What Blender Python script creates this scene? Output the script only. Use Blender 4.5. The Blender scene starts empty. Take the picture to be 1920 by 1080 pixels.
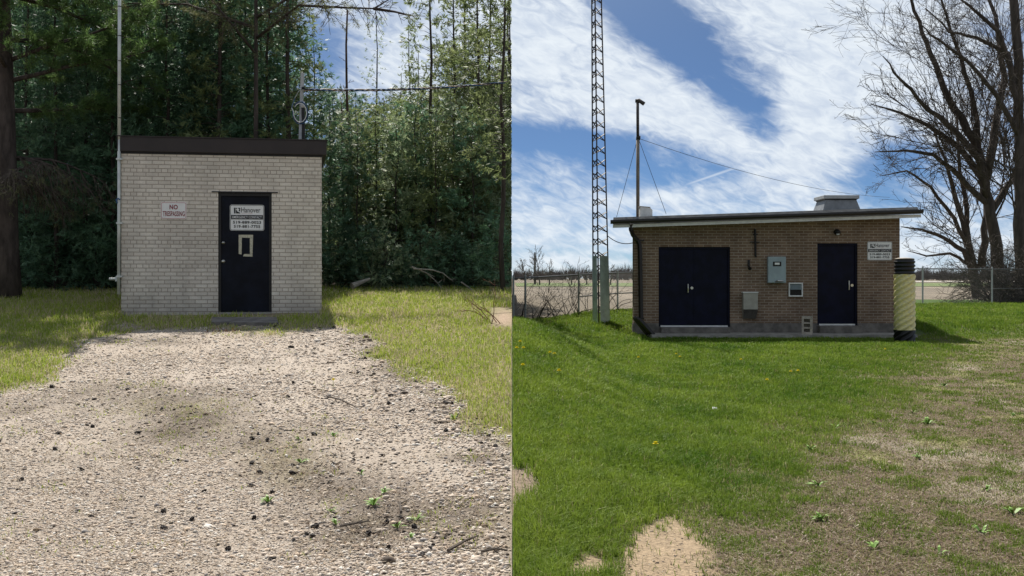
import bpy, math, random
import numpy as np
from mathutils import Vector
random.seed(7); rng = np.random.default_rng(11)
S = bpy.context.scene
C = S.collection
R = math.radians
F, CX, HZ, CZ = 2000.0, 960.0, 520.0, 1.55

# ------------------------------------------------------------------ camera, sun, world
cam = bpy.data.cameras.new('camera'); co = bpy.data.objects.new('camera', cam); C.objects.link(co)
co.location = (0, 0, CZ); co.rotation_euler = (R(90), 0, 0)
cam.sensor_width = 36; cam.lens = 36 * F / 1920; cam.shift_y = -20 / 1920
cam.clip_start = .05; cam.clip_end = 3000
S.camera = co
S.cycles.max_bounces = 5; S.cycles.diffuse_bounces = 3; S.cycles.glossy_bounces = 2; S.cycles.transmission_bounces = 3
SUN_EL, SUN_AZ = 52.0, -13.0          # sun high behind the scene, a little to the left
sl = bpy.data.lights.new('sun', 'SUN'); so = bpy.data.objects.new('sun', sl); C.objects.link(so)
sd = Vector((math.sin(R(SUN_AZ)) * math.cos(R(SUN_EL)), math.cos(R(SUN_AZ)) * math.cos(R(SUN_EL)), math.sin(R(SUN_EL))))
so.rotation_euler = sd.to_track_quat('Z', 'Y').to_euler(); so.location = (0, 0, 30)
sl.energy = 5.0; sl.angle = R(.5); sl.color = (1, .95, .87)
S.view_settings.view_transform = 'Standard'; S.view_settings.look = 'None'
S.view_settings.exposure = .62; S.view_settings.gamma = 1; S.view_settings.use_curve_mapping = False

class NT:
    """tiny expression builder on a node tree"""
    def __init__(s, t): s.t = t; s.n = t.nodes; s.l = t.links
    def node(s, kind, **kw):
        n = s.n.new(kind)
        for k, v in kw.items(): setattr(n, k, v)
        return n
    def put(s, sock, v):
        if isinstance(v, bpy.types.NodeSocket): s.l.new(v, sock)
        elif v is not None: sock.default_value = v
    def m(s, op, a, b=None, c=None, clamp=False):
        n = s.node('ShaderNodeMath', operation=op, use_clamp=clamp)
        for i, v in enumerate((a, b, c)): s.put(n.inputs[i], v)
        return n.outputs[0]
    def noise(s, vec, scale, detail=3, rough=.55, dist=0.):
        n = s.node('ShaderNodeTexNoise'); s.put(n.inputs['Vector'], vec)
        n.inputs['Scale'].default_value = scale; n.inputs['Detail'].default_value = detail
        n.inputs['Roughness'].default_value = rough; n.inputs['Distortion'].default_value = dist
        return n.outputs['Fac']
    def mix(s, f, a, b, mode='MIX'):
        n = s.node('ShaderNodeMix', data_type='RGBA', blend_type=mode)
        s.put(n.inputs[0], f); s.put(n.inputs[6], a); s.put(n.inputs[7], b)
        return n.outputs[2]
    def ramp(s, f, a, b, lo=0., hi=1.):
        n = s.node('ShaderNodeMapRange', interpolation_type='SMOOTHSTEP')
        s.put(n.inputs[0], f); n.inputs[1].default_value = a; n.inputs[2].default_value = b
        n.inputs[3].default_value = lo; n.inputs[4].default_value = hi
        return n.outputs[0]
    def xyz(s, x, y, z):
        n = s.node('ShaderNodeCombineXYZ')
        for i, v in enumerate((x, y, z)): s.put(n.inputs[i], v)
        return n.outputs[0]
    def sep(s, v):
        n = s.node('ShaderNodeSeparateXYZ'); s.put(n.inputs[0], v); return n.outputs
    def scale(s, v, xyz):
        n = s.node('ShaderNodeVectorMath', operation='MULTIPLY'); s.put(n.inputs[0], v); n.inputs[1].default_value = xyz
        return n.outputs[0]

W = bpy.data.worlds.new('World'); S.world = W; W.use_nodes = True
def build_world():
    t = NT(W.node_tree); t.n.clear()
    out = t.node('ShaderNodeOutputWorld'); bg = t.node('ShaderNodeBackground'); bg.inputs[1].default_value = .068
    t.l.new(bg.outputs[0], out.inputs[0])
    d = t.node('ShaderNodeTexCoord').outputs['Generated']
    x, y, z = t.sep(d)
    sky = t.node('ShaderNodeTexSky', sky_type='NISHITA'); sky.sun_disc = False
    sky.sun_elevation = R(SUN_EL); sky.sun_rotation = R(SUN_AZ); sky.air_density = 1.0; sky.dust_density = .3; sky.ozone_density = 2.5
    zz = t.m('MULTIPLY', t.m('MAXIMUM', z, .0), 2.6)
    t.l.new(t.xyz(x, y, t.m('ADD', zz, .03)), sky.inputs[0])
    skyc = t.mix(1., sky.outputs[0], (.52, .66, .78, 1), 'MULTIPLY')
    u = t.m('ARCTAN2', x, y); v = t.m('ARCSINE', z)
    def uv(px, py):
        a = (px - CX) / F; b = (HZ - py) / F
        return math.atan(a), math.atan2(b, math.hypot(1, a))
    gs = [  # centre px, radii px, tilt (downhill to the right is positive), weight
        (1090, 120, 190, 110, 32, .50), (1290, 215, 170, 55, 25, .42),
        (1285, 95, 200, 52, 38, -.80), (1210, 10, 80, 45, 30, -.45), (1420, 215, 60, 30, 35, -.25),
        (1540, 70, 190, 170, 0, .62), (1500, 270, 95, 90, -20, .45), (1745, 90, 120, 150, 0, .3),
        (1050, 262, 170, 26, 4, -.60), (1260, 315, 180, 34, 8, -.34), (1660, 315, 70, 55, 0, -.5), (1430, 265, 26, 50, -15, -.3),
        (1400, 480, 800, 75, 0, .36), (1250, 365, 150, 16, -8, .2), (1040, 400, 120, 30, 0, .15),
        (605, 90, 45, 60, 0, -.34), (700, 130, 90, 70, 0, .25), (640, 10, 60, 35, 0, .3), (860, 60, 120, 120, 0, .3)]
    tot = .5
    for (px, py, rx, ry, ang, w) in gs:
        u0, v0 = uv(px, py); ca, sa = math.cos(R(ang)), math.sin(R(ang))
        du = t.m('SUBTRACT', u, u0); dv = t.m('SUBTRACT', v, v0)
        a = t.m('MULTIPLY', t.m('SUBTRACT', t.m('MULTIPLY', du, ca), t.m('MULTIPLY', dv, sa)), F / rx)
        b = t.m('MULTIPLY', t.m('ADD', t.m('MULTIPLY', du, sa), t.m('MULTIPLY', dv, ca)), F / ry)
        q = t.m('ADD', t.m('MULTIPLY', a, a), t.m('MULTIPLY', b, b))
        tot = t.m('MULTIPLY_ADD', t.m('EXPONENT', t.m('MULTIPLY', q, -.9)), w, tot)
    ca, sa = math.cos(R(24)), math.sin(R(24))
    ru = t.m('SUBTRACT', t.m('MULTIPLY', u, ca), t.m('MULTIPLY', v, sa)); rv = t.m('ADD', t.m('MULTIPLY', u, sa), t.m('MULTIPLY', v, ca))
    p1 = t.xyz(ru, t.m('MULTIPLY', rv, 2.5), 0.)
    n1 = t.noise(p1, 11, 6, .6, .5); n2 = t.noise(p1, 46, 5, .6, .8)
    p2 = t.xyz(u, t.m('MULTIPLY', v, 4.5), 3.); n3 = t.noise(p2, 14, 5, .6, .3)
    low = t.ramp(v, .02, .09, 1., 0.)
    cov = t.m('ADD', tot, t.m('ADD', t.m('MULTIPLY', t.m('SUBTRACT', n1, .5), 1.25), t.m('MULTIPLY', t.m('SUBTRACT', n2, .5), .6)))
    cov = t.m('ADD', cov, t.m('MULTIPLY', t.m('MULTIPLY', t.m('SUBTRACT', n3, .5), .9), low))
    # one thin contrail
    (ua, va), (ub, vb) = uv(1270, 352), uv(1450, 290)
    L = math.hypot(ub - ua, vb - va); ex, ey = (ub - ua) / L, (vb - va) / L
    du = t.m('SUBTRACT', u, ua); dv = t.m('SUBTRACT', v, va)
    al = t.m('ADD', t.m('MULTIPLY', du, ex), t.m('MULTIPLY', dv, ey)); ac = t.m('SUBTRACT', t.m('MULTIPLY', dv, ex), t.m('MULTIPLY', du, ey))
    tr = t.m('MULTIPLY', t.ramp(t.m('ABSOLUTE', ac), 0., .0022, .55, 0.), t.ramp(t.m('ABSOLUTE', t.m('SUBTRACT', al, L / 2)), L * .3, L * .52, 1., 0.))
    fac = t.m('MAXIMUM', t.ramp(cov, .20, 1.02, .0, .96), tr)
    shade = t.ramp(t.m('ADD', t.m('MULTIPLY', n2, .6), t.m('MULTIPLY', n3, .4)), .3, .68, 0., 1.)
    cl = t.mix(shade, (5.9, 6.7, 7.9, 1), (8.3, 8.9, 9.4, 1))
    col = t.mix(fac, skyc, cl)
    # even cloud tone added behind the camera and overhead to raise ambient light
    back = t.ramp(y, .45, -.2, 0., 1.)
    col = t.mix(t.m('MULTIPLY', back, .7), col, (4.2, 4.7, 5.3, 1))
    t.l.new(col, bg.inputs[0])
build_world()

# ------------------------------------------------------------------ materials
MATS = {}
def mat(name, col, rough=.8, var=.25, scale=6., bump=0., bscale=None, metal=0., spec=.4, col2=None, stretch=(1, 1, 1), detail=4, coat=0.):
    if name in MATS: return MATS[name]
    m = bpy.data.materials.new(name); m.use_nodes = True; t = NT(m.node_tree)
    b = t.n['Principled BSDF']; b.inputs['Roughness'].default_value = rough; b.inputs['Metallic'].default_value = metal
    b.inputs['Specular IOR Level'].default_value = spec; b.inputs['Coat Weight'].default_value = coat
    v = t.scale(t.node('ShaderNodeTexCoord').outputs['Object'], stretch)
    n = t.noise(v, scale, detail, .6)
    c2 = col2 or tuple(c * (1 - var) for c in col)
    c1 = col if col2 else tuple(min(1, c * (1 + var * .6)) for c in col)
    f = t.ramp(n, .32, .68)
    t.l.new(t.mix(f, (*c2, 1), (*c1, 1)), b.inputs['Base Color'])
    if bump:
        bn = t.node('ShaderNodeBump'); bn.inputs['Strength'].default_value = 1; bn.inputs['Distance'].default_value = bump
        t.l.new(t.noise(v, bscale or scale * 3, 4, .6), bn.inputs['Height']); t.l.new(bn.outputs[0], b.inputs['Normal'])
    MATS[name] = m; return m

def attr_mat(name, rough=.7, spec=.3, transl=0., var=.25, scale=30., bump=0., bscale=60., tint=(1, 1, 1)):
    """surface whose own colour is stored per vertex in the attribute 'col'"""
    m = bpy.data.materials.new(name); m.use_nodes = True; t = NT(m.node_tree)
    b = t.n['Principled BSDF']; b.inputs['Roughness'].default_value = rough; b.inputs['Specular IOR Level'].default_value = spec
    a = t.node('ShaderNodeAttribute', attribute_name='col').outputs['Color']
    ob = t.node('ShaderNodeTexCoord').outputs['Object']
    k = t.ramp(t.noise(ob, scale, 4, .65), .25, .75, 1 - var, 1 + var)
    c = t.node('ShaderNodeVectorMath', operation='SCALE'); t.l.new(a, c.inputs[0]); t.l.new(k, c.inputs['Scale'])
    t.l.new(c.outputs[0], b.inputs['Base Color'])
    if bump:
        bn = t.node('ShaderNodeBump'); bn.inputs['Distance'].default_value = bump; bn.inputs['Strength'].default_value = 1
        t.l.new(t.noise(ob, bscale, 5, .7), bn.inputs['Height']); t.l.new(bn.outputs[0], b.inputs['Normal'])
    if transl:
        tr = t.node('ShaderNodeBsdfTranslucent'); t.l.new(c.outputs[0], tr.inputs[0])
        mx = t.node('ShaderNodeMixShader'); mx.inputs[0].default_value = transl
        t.l.new(b.outputs[0], mx.inputs[1]); t.l.new(tr.outputs[0], mx.inputs[2])
        t.l.new(mx.outputs[0], t.n['Material Output'].inputs[0])
    MATS[name] = m; return m

def brick_mat(name, c1, c2, mortar, bw, rh, ms, squash=1., sqf=1, stain=.2, bump=.004, bias=0.):
    m = bpy.data.materials.new(name); m.use_nodes = True; t = NT(m.node_tree)
    b = t.n['Principled BSDF']; b.inputs['Roughness'].default_value = .82; b.inputs['Specular IOR Level'].default_value = .3
    ob = t.node('ShaderNodeTexCoord').outputs['Object']; x, y, z = t.sep(ob)
    vec = t.xyz(t.m('ADD', x, y), z, 0.)
    br = t.node('ShaderNodeTexBrick'); br.offset = .5; br.offset_frequency = 2; br.squash = squash; br.squash_frequency = sqf
    t.l.new(vec, br.inputs['Vector'])
    for k, v in (('Color1', (*c1, 1)), ('Color2', (*c2, 1)), ('Mortar', (*mortar, 1)), ('Scale', 1.), ('Mortar Size', ms), ('Mortar Smooth', .15), ('Bias', bias), ('Brick Width', bw), ('Row Height', rh)):
        br.inputs[k].default_value = v
    n = t.ramp(t.noise(ob, 1.3, 5, .65), .3, .72, 1 - stain, 1 + stain * .6)
    n2 = t.ramp(t.noise(ob, 55, 3, .6), .25, .75, .90, 1.08)
    # weathering: darker damp rows close to the ground
    wet = t.ramp(t.m('ADD', z, t.m('MULTIPLY', t.noise(ob, 5, 4), .5)), .2, .8, .70, 1.)
    wet = t.m('MULTIPLY', wet, t.ramp(t.noise(t.scale(ob, (5., 5., .35)), 1., 4, .6), .3, .6, .93, 1.02))
    k = t.m('MULTIPLY', t.m('MULTIPLY', n, n2), wet)
    c = t.node('ShaderNodeVectorMath', operation='SCALE'); t.l.new(br.outputs[0], c.inputs[0]); t.l.new(k, c.inputs['Scale'])
    t.l.new(c.outputs[0], b.inputs['Base Color'])
    bn = t.node('ShaderNodeBump'); bn.inputs['Distance'].default_value = bump; bn.inputs['Strength'].default_value = 1
    h = t.m('ADD', t.m('SUBTRACT', 1., br.outputs['Fac']), t.m('MULTIPLY', t.noise(ob, 80, 3), .3))
    t.l.new(h, bn.inputs['Height']); t.l.new(bn.outputs[0], b.inputs['Normal'])
    MATS[name] = m; return m

brick_mat('beige_brick', (.62, .56, .49), (.74, .68, .60), (.44, .38, .32), .2, .0672, .0075, .5, 6, .13)
brick_mat('brown_brick', (.165, .105, .070), (.235, .16, .108), (.34, .28, .22), .215, .068, .0085, 1., 1, .25)
mat('brown_metal', (.030, .022, .020), .45, .15, 3)
mat('navy_paint', (.0055, .0075, .015), .55, .4, 4, spec=.16)
mat('deep_navy_paint', (.0034, .0044, .0180), .5, .4, 4, spec=.16)
mat('black_metal', (.012, .011, .011), .5, .3, 5)
mat('dark_brown_gutter', (.022, .018, .017), .45, .2, 4)
mat('white_paint', (.70, .70, .68), .5, .12, 7)
mat('sign_white', (.80, .80, .79), .4, .05, 9)
mat('sign_red', (.24, .02, .03), .5, .15, 60)
mat('sign_pink', (.55, .25, .25), .5, .1, 60)
mat('sign_black', (.008, .008, .009), .5, .1, 60)
mat('tape_cream', (.52, .49, .38), .7, .25, 40)
mat('steel', (.55, .54, .50), .3, .15, 30, metal=1.)
mat('galvanised', (.72, .83, .83), .45, .22, 4, metal=.0, bump=.002, bscale=14)
mat('galvanised_white', (.60, .62, .60), .45, .15, 6, metal=.2)
mat('tower_steel', (.055, .045, .043), .55, .3, 9)
mat('vent_grey', (.20, .21, .22), .45, .2, 5); mat('vent_pale', (.38, .39, .39), .5, .15, 5)
mat('grey_enamel', (.30, .37, .39), .4, .1, 5)
mat('beige_enamel', (.36, .34, .29), .5, .12, 6)
mat('concrete', (.30, .28, .25), .9, .3, 5, .004, 40)
mat('dark_concrete', (.16, .145, .13), .9, .35, 5, .004, 30)
mat('pale_concrete', (.42, .37, .31), .9, .25, 8, .004, 60)
mat('shingle', (.15, .15, .147), .85, .4, 5, .003, 50, stretch=(1, 4, 8))
mat('weathered_wood', (.20, .17, .14), .85, .35, 20, .003, 40, stretch=(1, 1, .15))
mat('grey_post', (.42, .43, .44), .6, .15, 8)
mat('blue_plastic', (.02, .09, .22), .4, .15, 20)
mat('tan_plastic', (.26, .19, .14), .5, .15, 20)
mat('black_plastic', (.012, .012, .013), .4, .2, 20)
mat('white_plastic', (.6, .62, .64), .4, .1, 20)
mat('glass_dark', (.03, .04, .05), .12, .2, 5, spec=.6)
mat('pine_bark', (.075, .058, .050), .95, .5, 7, .03, 9, stretch=(1, 1, .3))
mat('cedar_bark', (.062, .048, .040), .95, .4, 14, .01, 30, stretch=(1, 1, .15))
mat('dead_wood', (.30, .27, .23), .9, .3, 10)
mat('grey_twig', (.085, .068, .055), .95, .3, 10)
mat('snag_bark', (.10, .062, .050), .95, .4, 20, stretch=(1, 1, .3))
mat('maple_bark', (.078, .063, .053), .95, .4, 6, .02, 12, stretch=(1, 1, .25))
mat('vine_bark', (.050, .039, .033), .95, .3, 10)
mat('red_twig', (.20, .085, .06), .9, .3, 10)
mat('cone_brown', (.020, .014, .012), .8, .4, 90)
mat('dandelion_yellow', (.90, .74, .008), .6, .1, 300)
mat('weed_green', (.17, .30, .045), .6, .3, 60)
mat('scrap_white', (.8, .8, .8), .6, .05, 40)
mat('treeline_twig', (.125, .108, .098), 1., .3, .5)  # grey-brown twigs, with distance haze put into the colour as a lighter tone
mat('field_soil', (.20, .165, .12), 1., .35, .35, .05, 3, stretch=(1, .25, 1))
mat('field_grass', (.13, .17, .055), 1., .3, .3)
mat('field_road', (.62, .58, .53), 1., .15, .2)
mat('earth', (.10, .08, .06), 1., .3, 3)

def leaf_mat(name, ca, cb, rough=.42, transl=.22, spec=.5):
    """foliage: colour differs from spray to spray"""
    m = bpy.data.materials.new(name); m.use_nodes = True; t = NT(m.node_tree)
    b = t.n['Principled BSDF']; b.inputs['Roughness'].default_value = rough; b.inputs['Specular IOR Level'].default_value = spec
    ob = t.node('ShaderNodeTexCoord').outputs['Object']
    rnd = t.node('ShaderNodeObjectInfo').outputs['Random']
    f = t.ramp(t.noise(ob, 2.2, 3, .7), .28, .72)
    f2 = t.ramp(t.noise(ob, 23, 2, .6), .3, .7, .65, 1.35)
    c = t.mix(f, (*ca, 1), (*cb, 1))
    k = t.m('MULTIPLY', f2, t.m('MULTIPLY_ADD', rnd, .5, .75))
    s = t.node('ShaderNodeVectorMath', operation='SCALE'); t.l.new(c, s.inputs[0]); t.l.new(k, s.inputs['Scale'])
    t.l.new(s.outputs[0], b.inputs['Base Color'])
    tr = t.node('ShaderNodeBsdfTranslucent'); t.l.new(s.outputs[0], tr.inputs[0])
    mx = t.node('ShaderNodeMixShader'); mx.inputs[0].default_value = transl
    t.l.new(b.outputs[0], mx.inputs[1]); t.l.new(tr.outputs[0], mx.inputs[2])
    t.l.new(mx.outputs[0], t.n['Material Output'].inputs[0])
    MATS[name] = m
leaf_mat('cedar_leaf', (.085, .175, .105), (.16, .26, .145), .52, .38, .35)
leaf_mat('olive_cedar_leaf', (.14, .19, .075), (.24, .275, .12), .55, .48, .3)
leaf_mat('pine_needle', (.10, .20, .060), (.20, .30, .09), .5, .5)
leaf_mat('olive_needle', (.11, .125, .055), (.18, .18, .08), .6, .4)
leaf_mat('silver_leaf', (.19, .26, .15), (.32, .37, .21), .5, .45, .35)
leaf_mat('dry_leaf', (.16, .13, .085), (.24, .20, .14), .8)

# ------------------------------------------------------------------ mesh helpers
class MB:
    def __init__(s): s.v = []; s.f = []
    def poly(s, pts, faces):
        o = len(s.v); s.v += [tuple(p) for p in pts]; s.f += [tuple(i + o for i in f) for f in faces]; return s
    def prism(s, plan, z0, z1, tilt=None):
        n = len(plan)
        pts = [(x, y, z0 if not callable(z0) else z0(x, y)) for x, y in plan] + [(x, y, z1 if not callable(z1) else z1(x, y)) for x, y in plan]
        fs = [tuple(range(n - 1, -1, -1)), tuple(range(n, 2 * n))] + [(i, (i + 1) % n, n + (i + 1) % n, n + i) for i in range(n)]
        return s.poly(pts, fs)
    def box(s, x0, x1, y0, y1, z0, z1): return s.prism([(x0, y0), (x1, y0), (x1, y1), (x0, y1)], z0, z1)
    def face_prism(s, prof, y0, y1):
        """profile in x,z pushed from y0 to y1"""
        n = len(prof); pts = [(x, y0, z) for x, z in prof] + [(x, y1, z) for x, z in prof]
        fs = [tuple(range(n)), tuple(range(2 * n - 1, n - 1, -1))] + [(n + i, n + (i + 1) % n, (i + 1) % n, i) for i in range(n)]
        return s.poly(pts, fs)
    def tube(s, path, rad, sides=8, cap=True):
        P = [Vector(p) for p in path]; n = len(P); rr = rad if hasattr(rad, '__len__') else [rad] * n
        o = len(s.v)
        for i in range(n):
            T = (P[min(i + 1, n - 1)] - P[max(i - 1, 0)]).normalized()
            A = T.cross(Vector((.31, .95, .02)) if abs(T.y) < .9 else Vector((1, 0, .1))).normalized(); B = T.cross(A)
            for k in range(sides):
                a = 2 * math.pi * k / sides; q = P[i] + (A * math.cos(a) + B * math.sin(a)) * rr[i]; s.v.append(tuple(q))
        for i in range(n - 1):
            for k in range(sides):
                k2 = (k + 1) % sides; s.f.append((o + i * sides + k, o + i * sides + k2, o + (i + 1) * sides + k2, o + (i + 1) * sides + k))
        if cap: s.f.append(tuple(o + k for k in range(sides))[::-1]); s.f.append(tuple(o + (n - 1) * sides + k for k in range(sides)))
        return s
    def build(s, name, material, parent=None, origin=None, smooth=False, bevel=0.):
        me = bpy.data.meshes.new(name)
        o = Vector(origin) if origin is not None else Vector()
        me.from_pydata([(x - o.x, y - o.y, z - o.z) for x, y, z in s.v], [], s.f); me.update()
        me.materials.append(MATS[material])
        if smooth: me.polygons.foreach_set('use_smooth', [True] * len(me.polygons))
        ob = bpy.data.objects.new(name, me); C.objects.link(ob)
        if parent is not None: ob.parent = parent
        else: ob.location = o
        if bevel:
            b = ob.modifiers.new('bevel', 'BEVEL'); b.width = bevel; b.segments = 2; b.limit_method = 'ANGLE'
        return ob

def fast_mesh(name, V, Fc, material, col=None, smooth=False, parent=None, loc=None):
    V = np.ascontiguousarray(V, np.float32); Fc = np.ascontiguousarray(Fc, np.int32)
    if loc is not None: V = V - np.array(loc, np.float32)
    me = bpy.data.meshes.new(name); k = Fc.shape[1]
    me.vertices.add(len(V)); me.vertices.foreach_set('co', V.ravel())
    me.loops.add(Fc.size); me.loops.foreach_set('vertex_index', Fc.ravel())
    me.polygons.add(len(Fc)); me.polygons.foreach_set('loop_start', np.arange(0, Fc.size, k, dtype=np.int32))
    try: me.polygons.foreach_set('loop_total', np.full(len(Fc), k, np.int32))
    except Exception: pass
    me.polygons.foreach_set('use_smooth', np.full(len(Fc), smooth, bool))
    me.update(calc_edges=True); me.validate()
    if col is not None:
        a = me.color_attributes.new('col', 'FLOAT_COLOR', 'POINT')
        c4 = np.ones((len(V), 4), np.float32); c4[:, :3] = col; a.data.foreach_set('color', c4.ravel())
    me.materials.append(MATS[material])
    ob = bpy.data.objects.new(name, me); C.objects.link(ob)
    if parent is not None: ob.parent = parent
    elif loc is not None: ob.location = loc
    return ob

def tag(o, label, cat, group=None):
    o['label'] = label; o['category'] = cat
    if group: o['group'] = group
    return o
def struct(o, kind='structure'):
    o['kind'] = kind; return o
def thing(name, label, cat, loc, rotz=0., group=None):
    o = bpy.data.objects.new(name, None); C.objects.link(o); o.location = loc; o.rotation_euler = (0, 0, rotz)
    o.empty_display_size = .1
    return tag(o, label, cat, group)
def W3(px, py, Y): return ((px - CX) / F * Y, Y, CZ - (py - HZ) / F * Y)

def vnoise(x, y, seed=0, octv=4):
    """value noise, -1..1"""
    x = np.asarray(x, float); y = np.asarray(y, float); r = np.zeros(np.broadcast(x, y).shape); amp = 1.; tot = 0.
    for o in range(octv):
        xi = np.floor(x).astype(np.int64); yi = np.floor(y).astype(np.int64); fx = x - xi; fy = y - yi
        fx = fx * fx * (3 - 2 * fx); fy = fy * fy * (3 - 2 * fy)
        def h(a, b):
            q = (a * 374761393 + b * 668265263 + (seed + o * 17) * 974634777) & 0xFFFFFFFF
            q = ((q ^ (q >> 13)) * 1274126177) & 0xFFFFFFFF
            return ((q ^ (q >> 16)) & 0xFFFF) / 32767.5 - 1
        r = r + amp * ((h(xi, yi) * (1 - fx) + h(xi + 1, yi) * fx) * (1 - fy) + (h(xi, yi + 1) * (1 - fx) + h(xi + 1, yi + 1) * fx) * fy)
        tot += amp; amp *= .55; x = x * 2.03 + 5.2; y = y * 2.03 + 1.7
    return r / tot
def sst(a, b, x):
    t = np.clip((x - a) / (b - a), 0, 1); return t * t * (3 - 2 * t)

# ------------------------------------------------------------------ ground
def zl(X, Y):
    z = np.interp(Y, [0, 5, 6.5, 8, 15, 18.5, 24, 40, 70], [0, .0, .085, .185, .70, .945, 1.25, 1.7, 2.0])
    return z + .018 * vnoise(np.asarray(X) * 1.3, np.asarray(Y) * 1.3, 3, 3)
def zr(X, Y):
    z = np.interp(Y, [0, 10, 24, 26.2, 28, 30, 34, 38, 60], [0, .02, .09, .12, .31, .36, .50, .55, .55])
    X = np.asarray(X, float); Y = np.asarray(Y, float)
    bank = np.maximum(0, np.minimum(zl(0 * X, Y), 1.55 - .0405 * Y) - .02 - z) * np.interp(Y, [24, 27], [1, 0]); z = z + bank * np.exp(-(np.maximum(X, 0) / 1.1) ** 2)
    return z + .02 * vnoise(np.asarray(X) * .9, np.asarray(Y) * .9, 9, 3) * np.interp(Y, [22, 24, 27, 32], [1, .2, .2, 1])
def pix(X, Y, z): return CX + F * X / Y, HZ + F * (CZ - z) / Y
def hit(px, py, left):
    """ground point seen at a photo position"""
    a = (px - CX) / F; b = (HZ - py) / F; lo, hi = 3., 45.
    for _ in range(40):
        m = (lo + hi) / 2
        if CZ + b * m > float((zl if left else zr)(a * m, m)): lo = m
        else: hi = m
    return a * lo, lo, float((zl if left else zr)(a * lo, lo))

def grass_left(X, Y):
    """0 on the drive .. 1 on the verge"""
    px, py = pix(X, Y, zl(X, Y))
    w = vnoise(X * 1.5, Y * .9, 21, 4)
    xl = np.interp(py, [600, 618, 640, 665, 690, 715, 735, 760, 800], [226, 218, 165, 120, 96, 80, 10, -130, -400])
    xr = np.interp(py, [610, 622, 650, 690, 720, 780, 835, 900], [640, 655, 716, 752, 785, 868, 962, 1110])
    g = np.minimum(np.minimum(px - xl, xr - px), (py - 616) * 3.)
    w3 = vnoise(X * 6, Y * 4, 22, 3)
    return 1 - sst(-50, 40, g + w * 75 + w3 * 30)
def dirt_left(X, Y):
    """mossy dirt band over the stones"""
    px, py = pix(X, Y, zl(X, Y))
    w = vnoise(X * 2.2, Y * 1.1, 33, 5)
    yc = np.interp(px, [200, 420, 560, 700, 900, 1000], [760, 800, 880, 950, 960, 1010])
    d = np.exp(-((py - yc) / 60.) ** 2) * np.interp(px, [150, 330, 620, 800, 960], [.3, .8, .95, 1., .8])
    b = np.exp(-((px - 300) / 90.) ** 2 - ((py - 640) / 14.) ** 2)
    for (cx_, cy_, rx_, ry_, a_) in ((330, 810, 90, 26, 1.), (455, 815, 70, 32, .9), (730, 985, 190, 46, 1.1), (900, 860, 90, 14, .8), (660, 930, 70, 30, .8), (520, 890, 90, 22, .6), (110, 700, 40, 14, .6)): b = np.maximum(b, a_ * np.exp(-((px - cx_) / rx_) ** 2 - ((py - cy_) / ry_) ** 2))
    e = np.exp(-((np.interp(py, [640, 720, 780, 835, 900], [700, 785, 868, 962, 1110]) - px - 12) / 32.) ** 2) * .7
    return np.clip(np.maximum(np.maximum(d, b), e) * 1.0 + w * .75 - .12, 0, 1)
def lush_right(X, Y):
    px, py = pix(X, Y, zr(X, Y))
    w = vnoise(X * 1.1, Y * .7, 41, 5); w2 = vnoise(X * 4, Y * 2.4, 42, 3)
    xb = np.interp(py, [560, 596, 612, 640, 680, 740, 800, 860, 920, 1000, 1080], [2600, 2250, 1900, 1730, 1650, 1540, 1480, 1400, 1330, 1230, 1170])
    return sst(-260, 170, xb - px + w * 190 + w2 * 70)
def sand_right(X, Y):
    px, py = pix(X, Y, zr(X, Y)); w = vnoise(X * 3, Y * 2, 51, 4)
    w5 = vnoise(X * 11, Y * 8, 52, 3); q = np.hypot((px - (1242 + (1040 - py) * .10)) / 98, (py - 1056) / 94) + w * .34 + w5 * .16
    q = np.minimum(q, np.hypot((px - 1095) / 60, (py - 1068) / 30) + w * .5 + w5 * .3 + .12)
    s = 1 - sst(.60, 1.25, q + .22 * vnoise(X * 26, Y * 16, 53, 2))
    q2 = np.hypot((px - 962) / 55, (py - 915) / 52) + w * .45 + w5 * .25
    return s, 1 - sst(.5, 1.25, q2 + .25 * vnoise(X * 26, Y * 16, 54, 2))

# left sheet
nu, nv = 430, 520
ys = np.geomspace(3.5, 62, nv); us = np.linspace(0, 1, nu)
Yg = np.repeat(ys[:, None], nu, 1); Xg = -us[None, :] * (Yg * .62 + 1.2)
Zg = zl(Xg, Yg)
gl = grass_left(Xg, Yg); dl = dirt_left(Xg, Yg)
pxg, pyg = pix(Xg, Yg, Zg)
col = np.empty(Xg.shape + (3,))
grav = np.array([.46, .395, .33]); grav2 = np.array([.37, .305, .24]); dirt = np.array([.085, .064, .046]); moss = np.array([.135, .112, .05]); ver = np.array([.145, .150, .05]); duff = np.array([.26, .21, .14])
k1 = (vnoise(Xg * .8, Yg * .5, 61, 4) * .5 + .5)[..., None]
col[:] = grav * k1 + grav2 * (1 - k1)
k2 = (sst(0, .6, vnoise(Xg * 1.7, Yg, 62, 4)))[..., None]
dd = dl[..., None]; col = col * (1 - dd * .85) + (dirt * (1 - k2) + moss * k2) * dd * .85
gg = gl[..., None]; kv = sst(-.1, .5, vnoise(Xg * 1.2, Yg * .8, 63, 4))[..., None]
col = col * (1 - gg) + (ver * (1 - kv) + duff * kv) * gg
fl = sst(22.3, 24, Yg + .5 * vnoise(Xg, Yg, 64, 3))[..., None]     # forest floor litter
col = col * (1 - fl) + np.array([.075, .055, .038]) * fl
sd_ = np.exp(-((pxg - 945) / 26.) ** 2 - ((pyg - 597) / 22.) ** 2)[..., None]; col = col * (1 - sd_) + np.array([.36, .26, .18]) * sd_
idx = np.arange(nu * nv).reshape(nv, nu)
def grid_faces(idx, flip=False):
    f = np.stack([idx[:-1, :-1], idx[:-1, 1:], idx[1:, 1:], idx[1:, :-1]], -1).reshape(-1, 4)
    return f[:, ::-1] if flip else f
attr_mat('verge_and_gravel', .9, .25, 0, .35, 42., .02, 55.)
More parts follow.
